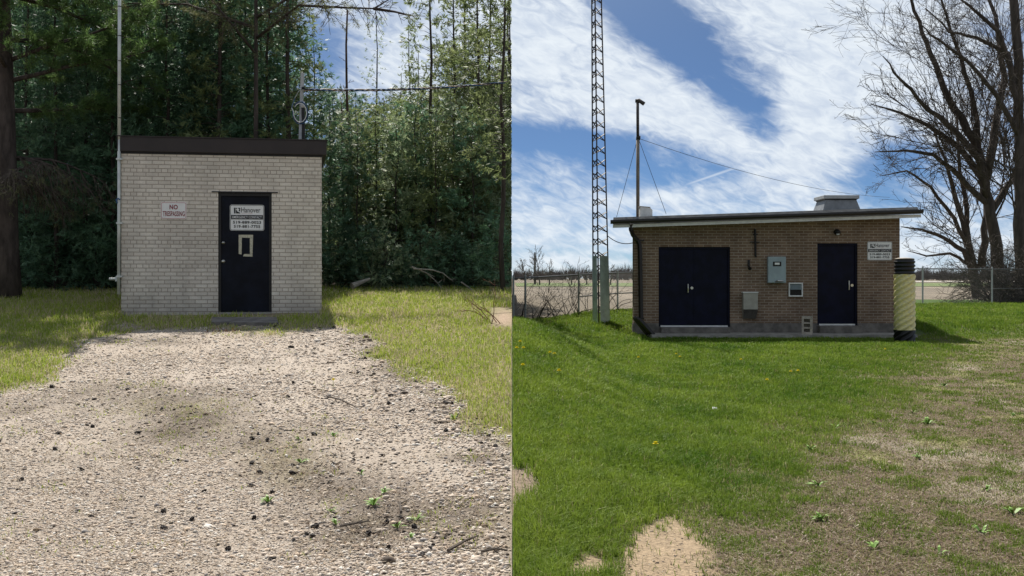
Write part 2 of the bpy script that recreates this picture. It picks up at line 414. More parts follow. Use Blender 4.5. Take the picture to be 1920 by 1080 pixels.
V = np.stack([Xg, Yg, Zg], -1).reshape(-1, 3)
# cut bank along the edge that meets the lower lawn
edge = idx[:, 0]; sk = np.stack([np.zeros(nv), ys, zr(np.zeros(nv), ys) - .25], -1)
V2 = np.vstack([V, sk]); ski = np.arange(nv) + len(V)
ff = np.vstack([grid_faces(idx, True), np.stack([edge[:-1], edge[1:], ski[1:], ski[:-1]], -1)])
c2 = np.vstack([col.reshape(-1, 3), np.tile(np.array([[.09, .07, .05]]), (nv, 1))])
struct(fast_mesh('gravel_drive', V2, ff, 'verge_and_gravel', c2, True))

# right sheet
us2 = np.linspace(0, 1, nu)
ysr = np.geomspace(3.5, 48, nv)
Yr = np.repeat(ysr[:, None], nu, 1); Xr = .002 + us2[None, :] * (Yr * .60 + 1.5); Zr = zr(Xr, Yr)
lr = lush_right(Xr, Yr); s1, s2 = sand_right(Xr, Yr)
soil = np.array([.135, .10, .068]); pale = np.array([.29, .245, .19]); thatch = np.array([.22, .215, .085]); gr = np.array([.060, .105, .018])
kb = sst(.05, .45, vnoise(Xr * 2.3, Yr * 1.3, 71, 5))[..., None]; kp = sst(.18, .5, vnoise(Xr * 1.2 + 7, Yr * .8, 72, 5))[..., None]
dry = soil * (1 - kb) + thatch * kb; dry = dry * (1 - kp) + pale * kp
L_ = lr[..., None]; colr = gr * L_ + dry * (1 - L_)
pq = CX + F * Xr / Yr; fm = (sst(1270, 1235, pq) * sst(0, .6, Yr - 29.2 - (pq - 985) * .0288))[..., None]; colr = colr * (1 - fm) + np.array([.18, .15, .11]) * fm
colr = colr * (1 - s1[..., None]) + (np.array([.34, .255, .165]) * (1 + .18 * vnoise(Xr * 9, Yr * 6, 77, 3))[..., None]) * s1[..., None]
colr = colr * (1 - s2[..., None]) + np.array([.25, .19, .14]) * s2[..., None]
attr_mat('lawn_soil', .95, .2, 0, .35, 38., .018, 45.)
struct(fast_mesh('lawn', np.stack([Xr, Yr, Zr], -1).reshape(-1, 3), grid_faces(idx), 'lawn_soil', colr.reshape(-1, 3), True))

struct(MB().poly([(-900, -900, -.6), (900, -900, -.6), (900, 1200, -.6), (-900, 1200, -.6)], [(0, 1, 2, 3)]).build('terrain', 'earth'))
struct(MB().poly([(-400, 46, .535), (900, 40, .535), (900, 1100, .3), (-400, 1100, .3)], [(0, 1, 2, 3)]).build('field', 'field_soil'))
struct(MB().poly([(.5, 118, .56), (300, 118, .56), (420, 190, .56), (.5, 190, .56)], [(0, 1, 2, 3)]).build('field_margin', 'field_grass'))
struct(MB().poly([(30, 230, .60), (420, 230, .60), (420, 262, .60), (30, 262, .60)], [(0, 1, 2, 3)]).build('far_road', 'field_road'))

# ------------------------------------------------------------------ grass, stones
attr_mat('grass_blade', .62, .15, .38, .12, 9.)
def blades(name, X, Y, Z, h, w, colr, lean=.5, seed=0, side=0):
    r = np.random.default_rng(seed); n = len(X)
    a = r.uniform(0, 2 * np.pi, n); la = r.uniform(0, 2 * np.pi, n); lf = np.abs(r.normal(0, lean, n)) * h
    wx, wy = np.cos(a) * w / 2, np.sin(a) * w / 2; lx, ly = np.cos(la) * lf, np.sin(la) * lf
    P = np.stack([X, Y, Z - .004], -1)
    def at(sx, t, k): return P + np.stack([sx * wx + lx * t, sx * wy + ly * t, h * k], -1)
    v = np.stack([at(-1, 0, 0), at(1, 0, 0), at(-.75, .35, .6), at(.75, .35, .6), at(0, 1., 1. - .25 * np.minimum(1, lf / h))], 1)
    ok = (v[..., 0].min(1) > .004) if side > 0 else (v[..., 0].max(1) < -.004)
    v = v[ok]; colr = colr[ok]; n = len(v)
    b = np.arange(n)[:, None] * 5
    f = np.concatenate([b + np.array([[0, 1, 3]]), b + np.array([[0, 3, 2]]), b + np.array([[2, 3, 4]])], 0)
    cc = np.repeat(colr[:, None, :], 5, 1) 
    return struct(fast_mesh(name, v.reshape(-1, 3), f, 'grass_blade', cc.reshape(-1, 3)), 'stuff')
def sample(n, y0, y1, side, power, margin=.55):
    u = rng.random(n); p = 1 - power
    Y = (y0 ** p + u * (y1 ** p - y0 ** p)) ** (1 / p)
    X = side * rng.random(n) * (margin * Y)
    return X, Y

# right lawn (area element grows with Y, so this power keeps near ground dense)
n = 620000
X, Y = sample(n, 4.6, 39, 1, 1.05, .53)
lu = lush_right(X, Y); sa, sb = sand_right(X, Y)
tuft = vnoise(X * 5, Y * 4, 81, 3)
keep = rng.random(n) < (.40 + .60 * lu + .45 * np.clip(tuft, 0, 1) * (1 - lu)) * (1 - .985 * np.maximum(sa, sb))
house = (X > 2.9) & (X < 10.2) & (Y > 25.2)
keep &= ~(((Y > 26.25) & (Y < 31.5) & (X > 2.97 + (Y - 26.3) * .113) & (X < 10.3)) | ((Y > 25.22) & (Y <= 26.25) & (X > 3.2) & (X < 9.75)))
pq = CX + F * X / Y; keep &= ~((pq < 1245) & (Y > 29.25 + (pq - 985) * .0288))
X, Y, lu, tuft = X[keep], Y[keep], lu[keep], tuft[keep]; n = len(X)
h = (.020 + .058 * lu * (1 + .8 * vnoise(X * 2.2, Y * 1.8, 82, 3)) + .035 * np.clip(tuft, 0, 1) * (1 - lu)) * rng.uniform(.6, 1.35, n)
h *= np.interp(Y, [5, 12, 40], [1., 1.05, 1.4]); h *= np.where((X > 3.) & (X < 10) & (Y > 23), .6, 1.)
w = .0045 * np.interp(Y, [5, 10, 20, 40], [.9, 1.5, 3.0, 5.]) * rng.uniform(.7, 1.3, n)
g1 = np.array([.070, .145, .012]); g2 = np.array([.225, .300, .040]); g3 = np.array([.36, .31, .17]); g4 = np.array([.20, .15, .09]); g5 = np.array([.20, .24, .06])
t = np.clip(rng.random(n)[:, None] * .5 + .24 + .6 * vnoise(X * 1.1, Y * .6, 83, 4)[:, None] + .35 * vnoise(X * 7, Y * 4, 84, 2)[:, None], 0, 1); cg = g1 * (1 - t) + g2 * t
t2 = rng.random(n)[:, None]; cd = np.where(t2 < .24, g3, np.where(t2 < .34, g4, g5)); cd = np.where((tuft > .02)[:, None] & (t2 < .72), g1 * .5 + g2 * .4, cd)
m = (rng.random(n) < np.clip(lu * 1.05, 0, .93))[:, None]; cc = np.where(m, cg, cd) * rng.uniform(.8, 1.2, (n, 1))
blades('lawn_grass', X, Y, zr(X, Y), h, w, cc, .75, 5, 1)

# left verge
n = 330000
X, Y = sample(n, 5.0, 25, -1, .9, .53)
gm = grass_left(X, Y); ds = dirt_left(X, Y); tuft = vnoise(X * 3.5, Y * 2.5, 91, 3)
py0 = pix(X, Y, zl(X, Y))[1]; keep = rng.random(n) < np.maximum(gm * (.9 - .4 * sst(.1, .6, vnoise(X * 1.2, Y * .8, 63, 4))), np.clip(tuft - .22, 0, 1) * .8 * (.16 + ds) + .05 * ds * (py0 < 860))
px_, py_ = pix(X, Y, zl(X, Y)); keep &= ~((px_ > 232) & (px_ < 600) & (Y > 17.7) & (Y < 21.5))
keep &= ~((px_ > 225) & (px_ < 650) & (py_ < 622) & (rng.random(n) < .35)); keep &= ~((px_ > 398) & (px_ < 520) & (py_ > 600) & (py_ < 611))
keep &= ~((np.abs(px_ - 945) < 26) & (np.abs(py_ - 597) < 20))
X, Y, gm, tuft = X[keep], Y[keep], gm[keep], tuft[keep]; n = len(X); px_ = px_[keep]
h = (.025 + .045 * gm * (1 + .5 * vnoise(X * 1.5, Y * 1.5, 92, 3))) * rng.uniform(.5, 1.5, n) * np.interp(Y, [16, 17.2, 18, 24], [1, 1.3, 1.5, 1.5])
w = .005 * np.interp(Y, [5, 10, 20, 30], [1., 1.6, 2.8, 4.]) * rng.uniform(.7, 1.3, n)
t = rng.random(n)[:, None]; ga, gb, gc = np.array([.20, .30, .034]), np.array([.40, .45, .085]), np.array([.52, .44, .28])
kk = np.clip(.34 + .3 * vnoise(X * 1.3, Y, 93, 3), .1, .8)[:, None]
cc = np.where(t < kk, gc, ga * (1 - t) + gb * t) * rng.uniform(.8, 1.2, (n, 1))
blades('verge_grass', X, Y, zl(X, Y), h, w, cc, .7, 6, -1)

def stones(name, X, Y, Z, r, colr, side, mt):
    n = len(X); ico = np.array([(1, 0, 0), (-1, 0, 0), (0, 1, 0), (0, -1, 0), (0, 0, 1), (0, 0, -1), (.6, .6, .55), (-.6, .6, .55), (-.6, -.6, .55), (.6, -.6, .55)], float)
    fc = np.array([(4, 6, 7), (4, 7, 8), (4, 8, 9), (4, 9, 6), (6, 0, 2), (6, 2, 7), (7, 2, 1), (7, 1, 8), (8, 1, 3), (8, 3, 9), (9, 3, 0), (9, 0, 6)])
    a = rng.uniform(0, 6.283, n); sx = rng.uniform(.7, 1.4, n); sy = rng.uniform(.7, 1.2, n); sz = rng.uniform(.35, .75, n)
    P = ico[None] * np.stack([sx, sy, sz], -1)[:, None] * r[:, None, None] * rng.uniform(.8, 1.2, (n, 10, 1))
    ca, sa_ = np.cos(a)[:, None], np.sin(a)[:, None]
    x = P[..., 0] * ca - P[..., 1] * sa_; y = P[..., 0] * sa_ + P[..., 1] * ca
    V = np.stack([x + X[:, None], y + Y[:, None], P[..., 2] + (Z + r * .15)[:, None]], -1)
    ok = V[..., 0].max(1) < -.003 if side < 0 else V[..., 0].min(1) > .003
    V = V[ok]; colr = colr[ok]; n = len(V)
    f = (np.arange(n)[:, None, None] * 10 + fc[None]).reshape(-1, 3)
    return struct(fast_mesh(name, V.reshape(-1, 3), f, mt, np.repeat(colr, 10, 0), True), 'stuff')
attr_mat('pebble', .8, .3, 0, .2, 60.)
n = 185000
X, Y = sample(n, 4.8, 17.5, -1, 1.15, .53)
gm = grass_left(X, Y); ds = dirt_left(X, Y)
keep = rng.random(n) < np.clip(1 - 1.15 * gm, 0.015, 1) * (1 - .9 * ds) * np.clip(.55 + .8 * vnoise(X * 2, Y * 1.3, 95, 4), .12, 1)
X, Y, ds = X[keep], Y[keep], ds[keep]; n = len(X)
pxs = CX + F * X / Y; r = np.exp(rng.normal(0, .44, n)) * np.interp(pxs, [0, 450, 800, 960], [.0048, .0052, .0070, .0084]) * np.interp(Y, [5, 8, 17], [1, 1.15, 1.9])
pal = np.array([(.53, .44, .355), (.61, .54, .455), (.41, .34, .28), (.31, .27, .24), (.54, .42, .31), (.70, .65, .58), (.22, .20, .19), (.46, .37, .28)])
cc = pal[rng.choice(8, n, p=[.30, .20, .11, .06, .14, .07, .04, .08])] * rng.uniform(.85, 1.12, (n, 1))
stones('gravel', X, Y, zl(X, Y), r, cc, -1, 'pebble')

# dry litter: flat needles and leaf bits on the drive and the bare lawn
def litter(name, n, side, y1, seed):
    X, Y = sample(n, 4.8, y1, side, 1.2, .53)
    if side < 0:
        p = np.clip(.25 + .8 * dirt_left(X, Y), 0, 1); Z = zl(X, Y)
    else:
        p = np.clip((1 - lush_right(X, Y)) * .9 + .05, 0, 1) * (1 - sand_right(X, Y)[0] * .85); Z = zr(X, Y)
    k = rng.random(n) < p; X, Y, Z = X[k], Y[k], Z[k]; n = len(X)
    a = rng.uniform(0, 6.283, n); L = rng.uniform(.012, .045, n); w = rng.uniform(.0013, .0038, n) * np.interp(Y, [5, 10, 20], [1, 1.6, 2.6])
    dx, dy = np.cos(a), np.sin(a); tz = rng.normal(0, .25, n) * L
    v = np.stack([np.stack([X - dx * L / 2 - dy * w, Y - dy * L / 2 + dx * w, Z + .010 - tz / 2], -1), np.stack([X - dx * L / 2 + dy * w, Y - dy * L / 2 - dx * w, Z + .010 - tz / 2], -1),
                  np.stack([X + dx * L / 2 + dy * w * .4, Y + dy * L / 2 - dx * w * .4, Z + .014 + tz / 2], -1), np.stack([X + dx * L / 2 - dy * w * .4, Y + dy * L / 2 + dx * w * .4, Z + .014 + tz / 2], -1)], 1)
    ok = v[..., 0].max(1) < -.003 if side < 0 else v[..., 0].min(1) > .003
    v = v[ok]; n = len(v); f = np.arange(n * 4).reshape(-1, 4)
    pal = np.array([(.30, .24, .16), (.20, .14, .09), (.10, .07, .05), (.42, .36, .28)]); c = pal[rng.choice(4, n, p=[.33, .30, .25, .12])] * rng.uniform(.8, 1.2, (n, 1))
    struct(fast_mesh(name, v.reshape(-1, 3), f, 'grass_blade', np.repeat(c, 4, 0)), 'stuff')
def debris():
    n = 26000; X, Y = sample(n, 4.8, 17, -1, 1.15, .53); px, py = pix(X, Y, zl(X, Y))
    e = np.exp(-((np.interp(py, [640, 720, 780, 835, 900], [700, 785, 868, 962, 1110]) - px - 25) / 60.) ** 2)
    p = np.clip(.05 + .55 * dirt_left(X, Y) + .5 * e + .25 * (px > 560), 0, 1) * np.clip(.4 + 1.2 * vnoise(X * 3, Y * 2, 96, 3), .03, 1)
    k = (rng.random(n) < p) & (grass_left(X, Y) < .8); X, Y = X[k], Y[k]; n = len(X)
    pal = np.array([(.030, .022, .018), (.06, .042, .03), (.11, .075, .05), (.19, .135, .085)])
    cc = pal[rng.choice(4, n, p=[.4, .3, .2, .1])] * rng.uniform(.8, 1.2, (n, 1))
    stones('bark_debris', X, Y, zl(X, Y), np.exp(rng.normal(math.log(.0072), .45, n)) * np.interp(Y, [5, 9, 17], [1, 1.2, 1.9]), cc, -1, 'pebble')
debris()
def grit():
    n = 9000; X, Y = sample(n, 4.8, 14, 1, 1.3, .53); a, b = sand_right(X, Y); k = rng.random(n) < np.clip(.5 * np.maximum(a, b) + .35 * (1 - lush_right(X, Y)) * sst(0, .5, vnoise(X * 1.2 + 7, Y * .8, 72, 5)), 0, 1); X, Y = X[k], Y[k]; n = len(X)
    pal = np.array([(.40, .32, .23), (.28, .22, .16), (.16, .12, .09), (.50, .43, .34)]); cc = pal[rng.choice(4, n)] * rng.uniform(.8, 1.2, (n, 1))
    stones('soil_grit', X, Y, zr(X, Y), np.exp(rng.normal(math.log(.0048), .5, n)), cc, 1, 'pebble')
grit()
litter('dry_needles', 60000, -1, 17, 1); litter('dry_thatch', 90000, 1, 24, 2)

# ------------------------------------------------------------------ writing
def lettering(name, body, x0, x1, z0, z1, y, material, parent, bold=.0):
    cu = bpy.data.curves.new(name, 'FONT'); cu.body = body; cu.offset = bold; cu.resolution_u = 3; cu.space_character = 1.0 + bold * 2
    ob = bpy.data.objects.new(name, cu); C.objects.link(ob)
    dg = bpy.context.evaluated_depsgraph_get(); me = bpy.data.meshes.new_from_object(ob.evaluated_get(dg))
    bpy.data.objects.remove(ob)
    n = len(me.vertices); v = np.empty(n * 3, np.float32); me.vertices.foreach_get('co', v); v = v.reshape(-1, 3)
    mn, mx = v.min(0), v.max(0)
    o = np.zeros_like(v); o[:, 0] = x0 + (v[:, 0] - mn[0]) / (mx[0] - mn[0]) * (x1 - x0); o[:, 2] = z0 + (v[:, 1] - mn[1]) / (mx[1] - mn[1]) * (z1 - z0); o[:, 1] = y
    me.vertices.foreach_set('co', o.ravel()); me.update(); me.materials.clear(); me.materials.append(MATS[material])
    r = bpy.data.objects.new(name, me); C.objects.link(r); r.parent = parent
    return r
def rrect(x0, x1, z0, z1, r, k=5):
    p = []
    for cx, cz, a0 in ((x1 - r, z0 + r, -90), (x1 - r, z1 - r, 0), (x0 + r, z1 - r, 90), (x0 + r, z0 + r, 180)):
        for i in range(k + 1): a = R(a0 + 90 * i / k); p.append((cx + r * math.cos(a), cz + r * math.sin(a)))
    return p
def ring(mb, outer, inner, y0, y1):
    n = len(outer); pts = [(x, y0, z) for x, z in outer] + [(x, y0, z) for x, z in inner] + [(x, y1, z) for x, z in outer] + [(x, y1, z) for x, z in inner]
    fs = []
    for i in range(n):
        j = (i + 1) % n
        fs += [(i, j, n + j, n + i), (2 * n + i, 3 * n + i, 3 * n + j, 2 * n + j), (i, 2 * n + i, 2 * n + j, j), (n + i, n + j, 3 * n + j, 3 * n + i)]
    return mb.poly(pts, fs)
def contact_sign(label, loc, rotz, w, h, group):
    """origin at the lower left corner of the plate, plate facing -y"""
    s = thing('contact_sign', label, 'sign', loc, rotz, group)
    MB().face_prism(rrect(0, w, 0, h, .035), -.006, 0).build('panel', 'sign_white', s)
    ring(MB(), rrect(.006, w - .006, .006, h - .006, .032), rrect(.013, w - .013, .013, h - .013, .027), -.0085, -.0062).build('border', 'sign_black', s)
    X = lambda f: w * f; Z = lambda f: h * (1 - f)
    MB().box(X(.035), X(.965), -.0085, -.0062, Z(.565), Z(.395)).build('band', 'sign_black', s)
    lettering('lettering', 'EMERGENCY CONTACT', X(.075), X(.93), Z(.53), Z(.43), -.0095, 'sign_white', s, .004)
    lettering('lettering', 'Hanover', X(.33), X(.89), Z(.30), Z(.10), -.0085, 'sign_black', s, .008)
    lettering('lettering', 'Ontario, Canada', X(.34), X(.66), Z(.345), Z(.315), -.0085, 'sign_pink', s, 0)
    lettering('lettering', '519-889-0023', X(.09), X(.91), Z(.735), Z(.625), -.0085, 'sign_black', s, .03)
    lettering('lettering', '519-881-7755', X(.115), X(.885), Z(.895), Z(.785), -.0085, 'sign_black', s, .03)
    lg = MB()
    lg.face_prism([(X(.12), Z(.34)), (X(.165), Z(.34)), (X(.165), Z(.12)), (X(.12), Z(.12))], -.0085, -.0062)
    lg.face_prism([(X(.178), Z(.34)), (X(.30), Z(.34)), (X(.30), Z(.31)), (X(.215), Z(.26)), (X(.20), Z(.20)), (X(.178), Z(.22))], -.0085, -.0062)
    lg.face_prism([(X(.215), Z(.12)), (X(.30), Z(.12)), (X(.30), Z(.27)), (X(.255), Z(.235)), (X(.275), Z(.17))][::-1], -.0085, -.0062)
    lg.face_prism(rrect(X(.178), X(.205), Z(.18), Z(.12), .006), -.0085, -.0062)
    lg.build('emblem', 'sign_black', s)
    for fx in (.14, .86):
        for fz in (.035, .965):
            MB().face_prism([(X(fx) + .006 * math.cos(a), Z(fz) + .006 * math.sin(a)) for a in [k * math.pi / 3 for k in range(6)]], -.010, -.006).build('rivet', 'steel', s)
    return s

# ------------------------------------------------------------------ left building
LO = Vector((-6.56, 17.9, .90)); LR = math.atan2(.55, 3.267); LW = 3.313
c_, s_ = math.cos(LR), math.sin(LR)
def LP(px, py):
    a = (px - CX) / F; b = (HZ - py) / F
    s = (a * LO.y - LO.x) / (c_ - a * s_); Yy = LO.y + s * s_
    return s, CZ + b * Yy - LO.z
def Lw(x, y, z): return (LO.x + x * c_ - y * s_, LO.y + x * s_ + y * c_, LO.z + z)
lh = thing('pump_house', 'small pale beige brick utility hut with flat dark brown roof edge at the forest', 'building', LO, LR)
dx0, dz1 = LP(409, 360); dx1, dz0 = LP(509.5, 585); wt = LP(227, 284)[1]
D, SK = 2.5, -.10
wl = MB()
wl.box(0, dx0, 0, .2, -.15, wt).box(dx1, LW, 0, .2, -.15, wt).box(dx0, dx1, 0, .2, dz1, wt)
wl.prism([(0, .2), (LW, .2), (LW + SK, D), (0 + SK, D)], -.15, wt)
wl.build('wall', 'beige_brick', lh)
fa = MB().prism([(-.055, -.055), (LW + .085, -.055), (LW + .085 + SK, D + .06), (-.055 + SK, D + .06)], wt + .001, wt + .245)
rf = fa.build('roof', 'brown_metal', lh, bevel=.006)
MB().prism([(-.07, -.07), (LW + .10, -.07), (LW + .10 + SK, D + .08), (-.07 + SK, D + .08)], wt + .2455, wt + .262).build('drip_edge', 'brown_metal', rf)
MB().prism([(-.02, -.012), (LW + .02, -.012), (LW + .02, -.001), (-.02, -.001)], wt - .035, wt).build('trim', 'black_metal', rf)
x0, x1 = LP(397, 359)[0], LP(521, 359)[0]
MB().box(x0, x1, -.012, .05, dz1 - .006, dz1 + .012).build('lintel', 'black_metal', lh)
fr = MB().box(dx0 + .001, dx0 + .045, .03, .13, dz0, dz1 - .01).box(dx1 - .045, dx1 - .001, .03, .13, dz0, dz1 - .01).box(dx0 + .045, dx1 - .045, .03, .13, dz1 - .06, dz1 - .01)
fr.build('door_frame', 'black_metal', lh)
dr = MB().box(dx0 + .047, dx1 - .047, .055, .10, dz0 + .005, dz1 - .063).build('door', 'navy_paint', lh)
MB().box(dx0, dx1, -.02, .2, -.1, dz0 - .002).build('sill', 'concrete', lh)
for py, rr in ((455, .026), (490, .032)):
    kx, kz = LP(418, py); k = MB()
    k.tube([(kx, .055, kz), (kx, .045, kz)], [rr, rr], 14)
    k.tube([(kx, .045, kz), (kx, .025, kz), (kx, .012, kz), (kx, -.004, kz), (kx, -.012, kz)], [rr * .4, rr * .45, rr * .85, rr * .8, rr * .3], 14)
    k.build('deadbolt' if py == 455 else 'door_knob', 'steel', dr, smooth=True)
def tape(p):
    pts = [LP(*q) for q in p]; return MB().face_prism(pts[::-1], .053, .0548)
tp = MB()
for q in ([(447, 440), (474, 440), (474, 446), (447, 445)], [(447, 445.2), (453, 445.2), (452.5, 477), (447, 476)], [(468, 446.2), (474, 446.2), (473, 476), (468, 476)], [(457, 476.2), (473, 476.2), (473, 481), (455, 480.5)]):
    pts = [LP(*w_) for w_ in q]; tp.face_prism(pts[::-1], .053, .0548)
tp.build('tape_outline', 'tape_cream', dr)
sx, sz = LP(301.5, 410.5); ex, ez = LP(350, 379)
ns = thing('no_trespassing_sign', 'small white NO TRESPASSING sign with red letters on beige brick', 'sign', Lw(sx, -.004, sz), LR)
w_, h_ = ex - sx, ez - sz
MB().face_prism(rrect(0, w_, 0, h_, .03), -.005, 0).build('panel', 'sign_white', ns)
ring(MB(), rrect(.008, w_ - .008, .008, h_ - .008, .026), rrect(.016, w_ - .016, .016, h_ - .016, .02), -.008, -.0055).build('border', 'sign_pink', ns)
lettering('lettering', 'NO', w_ * .34, w_ * .66, h_ * .56, h_ * .84, -.008, 'sign_red', ns, .03)
lettering('lettering', 'TRESPASSING', w_ * .08, w_ * .93, h_ * .16, h_ * .46, -.008, 'sign_red', ns, .02)
sx, sz = LP(430.5, 432); ex, ez = LP(495, 384)
contact_sign('white emergency contact sign on the navy door of the beige hut', Lw(sx, .052, sz), LR, ex - sx, ez - sz, None)
# slab at the door
a = hit(396, 610, True); b_ = hit(522, 611, True); c3 = hit(518, 600, True); d3 = hit(398, 600, True)
sb_ = MB().prism([(a[0], a[1]), (b_[0], b_[1]), (c3[0], c3[1]), (d3[0], d3[1])], .70, lambda x, y: float(zl(x, y)) + .05)
tag(sb_.build('concrete_slab', 'dark_concrete', origin=(a[0], a[1], .7)), 'weathered concrete slab lying before the navy door of the beige hut', 'slab')
# white antenna pipe up the left corner
bx = Lw(-.055, -.03, 0)
ap = thing('antenna_pipe', 'tall thin white pipe mast rising along the left corner of the beige hut', 'mast', bx)
def top_at(px, py, Y): return W3(px, py, Y)
p0 = Vector(W3(222.5, 552, bx[1])); p1 = Vector(W3(223.5, 262, bx[1])); p2 = Vector(W3(224, -60, bx[1]))
MB().tube([p0, p1], .026, 10).build('conduit', 'galvanised_white', ap, origin=bx, smooth=True)
MB().tube([p1, p2], .027, 10).build('pipe', 'galvanised_white', ap, origin=bx, smooth=True)
for py in (13, 68, 115, 160, 222):
    q = Vector(W3(224, py, bx[1])); MB().tube([q, q + Vector((0, 0, .014))], .0285, 10).build('collar', 'black_metal', ap, origin=bx)
for py in (300, 420, 520):
    q = Vector(W3(223, py, bx[1])); MB().box(q.x - .035, q.x + .06, q.y - .034, q.y + .03, q.z, q.z + .03).build('bracket', 'galvanised_white', ap, origin=bx)
q = Vector(W3(223, 378, bx[1])); MB().tube([q + Vector((-.02, -.02, -.03)), q + Vector((-.035, -.03, .03)), q + Vector((.0, -.035, .05)), q + Vector((.03, -.03, .03))], .012, 6).build('tie', 'blue_plastic', ap, origin=bx)
q = Vector(W3(205, 523, bx[1] + .3)); tag(MB().tube([q, q + Vector((.18, 0, 0))], .022, 8).tube([q + Vector((.13, 0, .04)), q + Vector((.13, 0, -.04))], .03, 8).build('wall_tap', 'galvanised_white', origin=q), 'short pale pipe tap sticking out low at the left of the hut', 'tap')
# service mast behind the roof, cable and coil
mb0 = Vector(W3(566, 262, 19.0)); mb0.z = LO.z + wt + .262
sm = thing('service_mast', 'grey square service mast standing on the right of the hut roof', 'mast', mb0)
top = W3(567.5, 137, 19.0)
MB().poly([(mb0.x - .055, mb0.y - .03, mb0.z), (mb0.x - .005, mb0.y - .03, mb0.z), (mb0.x - .005, mb0.y + .03, mb0.z), (mb0.x - .055, mb0.y + .03, mb0.z), (top[0] - .03, top[1] - .03, top[2]), (top[0] + .025, top[1] - .03, top[2]), (top[0] + .025, top[1] + .03, top[2]), (top[0] - .03, top[1] + .03, top[2])],
          [(0, 1, 5, 4), (1, 2, 6, 5), (2, 3, 7, 6), (3, 0, 4, 7), (4, 5, 6, 7), (3, 2, 1, 0)]).build('post', 'grey_post', sm, origin=mb0)
h0 = Vector(W3(568, 200, 18.95))
MB().tube([(mb0.x + .035, mb0.y, mb0.z), h0], .03, 8).build('conduit', 'black_plastic', sm, origin=mb0)
MB().tube([h0 + Vector((.005, 0, -.02)), h0 + Vector((.005, 0, .03)), h0 + Vector((0, -.01, .06)), h0 + Vector((-.02, -.03, .06))], [.035, .045, .04, .015], 10).build('weather_head', 'white_plastic', sm, origin=mb0, smooth=True)
q = Vector(W3(569, 166, 18.96)); MB().tube([q + Vector((0, 0, -.03)), q + Vector((0, 0, -.01)), q, q + Vector((0, 0, .01)), q + Vector((0, 0, .03))], [.025, .04, .025, .04, .02], 10).build('insulator', 'black_plastic', sm, origin=mb0)
cb = thing('service_cable', 'twisted blue, black and tan overhead cable from the service mast to the trees', 'cable', W3(570, 168, 18.9))
A = Vector(W3(570, 168, 18.9)); B = Vector(W3(958.5, 153, 22.9)); nn = 260
for k, mname in enumerate(('blue_plastic', 'black_plastic', 'tan_plastic')):
    pts = []
    for i in range(nn + 1):
        t_ = i / nn; p = A.lerp(B, t_); p.z -= .07 * 4 * t_ * (1 - t_); a_ = t_ * 2 * math.pi * 7 + k * 2.094
        pts.append(p + Vector((0, math.cos(a_), math.sin(a_))) * .016)
    MB().tube(pts, .0105, 5).build('strand', mname, cb, origin=A, smooth=True)
for k, (mname, dx) in enumerate((('blue_plastic', 0), ('black_plastic', .025), ('white_plastic', .05))):
    pts = [A + Vector((0, 0, 0)), A + Vector((-.09, -.02, -.03)), A + Vector((-.16, -.03, -.16)), A + Vector((-.21, -.04, -.33))]
    for i in range(15):
        a_ = R(175 + 330 * i / 14); pts.append(A + Vector((-.055 + (.135 - dx * .4) * math.cos(a_), -.05 - .01 * k, -.42 + (.20 - dx * .6) * math.sin(a_))))
    MB().tube(pts, .0085, 6).build('drip_loop', mname, cb, origin=A, smooth=True)

# ------------------------------------------------------------------ right building
RY = 26.3; RO = Vector((3.0, RY, .05))
def RP(px, py, dy=0.): Y = RY + dy; return (px - CX) / F * Y - RO.x, CZ + (HZ - py) / F * Y - RO.z
rh = thing('equipment_building', 'low brown brick utility building with two navy doors and overhanging flat roof', 'building', RO)
RW = RP(1687, 500)[0]; RD, RSK = 4.4, .50
rb = RP(1000, 626)[1]
top_l, top_r = RP(1188, 426)[1], RP(1687, 409)[1]
ztop = lambda x, y: top_l + (top_r - top_l) * x / RW + .050 * max(y, -.5)
g0, gz = RP(1235, 463); g1x, gb_ = RP(1369, 611); e0, ez1 = RP(1532.5, 456); e1, eb = RP(1608, 608)
fz = RP(0, 606)[1]                                     # top of the concrete footing
wl = MB()
for a_, b2 in ((0, g0), (g1x, e0), (e1, RW)): wl.prism([(a_, 0), (b2, 0), (b2, .25), (a_, .25)], fz, ztop)
wl.prism([(g0, 0), (g1x, 0), (g1x, .25), (g0, .25)], gz, ztop).prism([(e0, 0), (e1, 0), (e1, .25), (e0, .25)], ez1, ztop)
wl.prism([(0, .25), (RW, .25), (RW + RSK, RD), (RSK, RD)], fz, ztop)
wl.build('wall', 'brown_brick', rh)
ft = MB()
for a_, b2 in ((-.02, g0), (g1x, e0), (e1, RW + .02)): ft.box(a_, b2, -.02, .25, -.2, fz - .001)
ft.box(g0, g1x, .15, .25, -.2, gb_ - .03).box(e0, e1, .15, .25, -.2, eb - .03)
ft.prism([(0, .25), (RW, .25), (RW + RSK, RD), (RSK, RD)], -.2, fz - .001)
ft.build('footing', 'dark_concrete', rh)
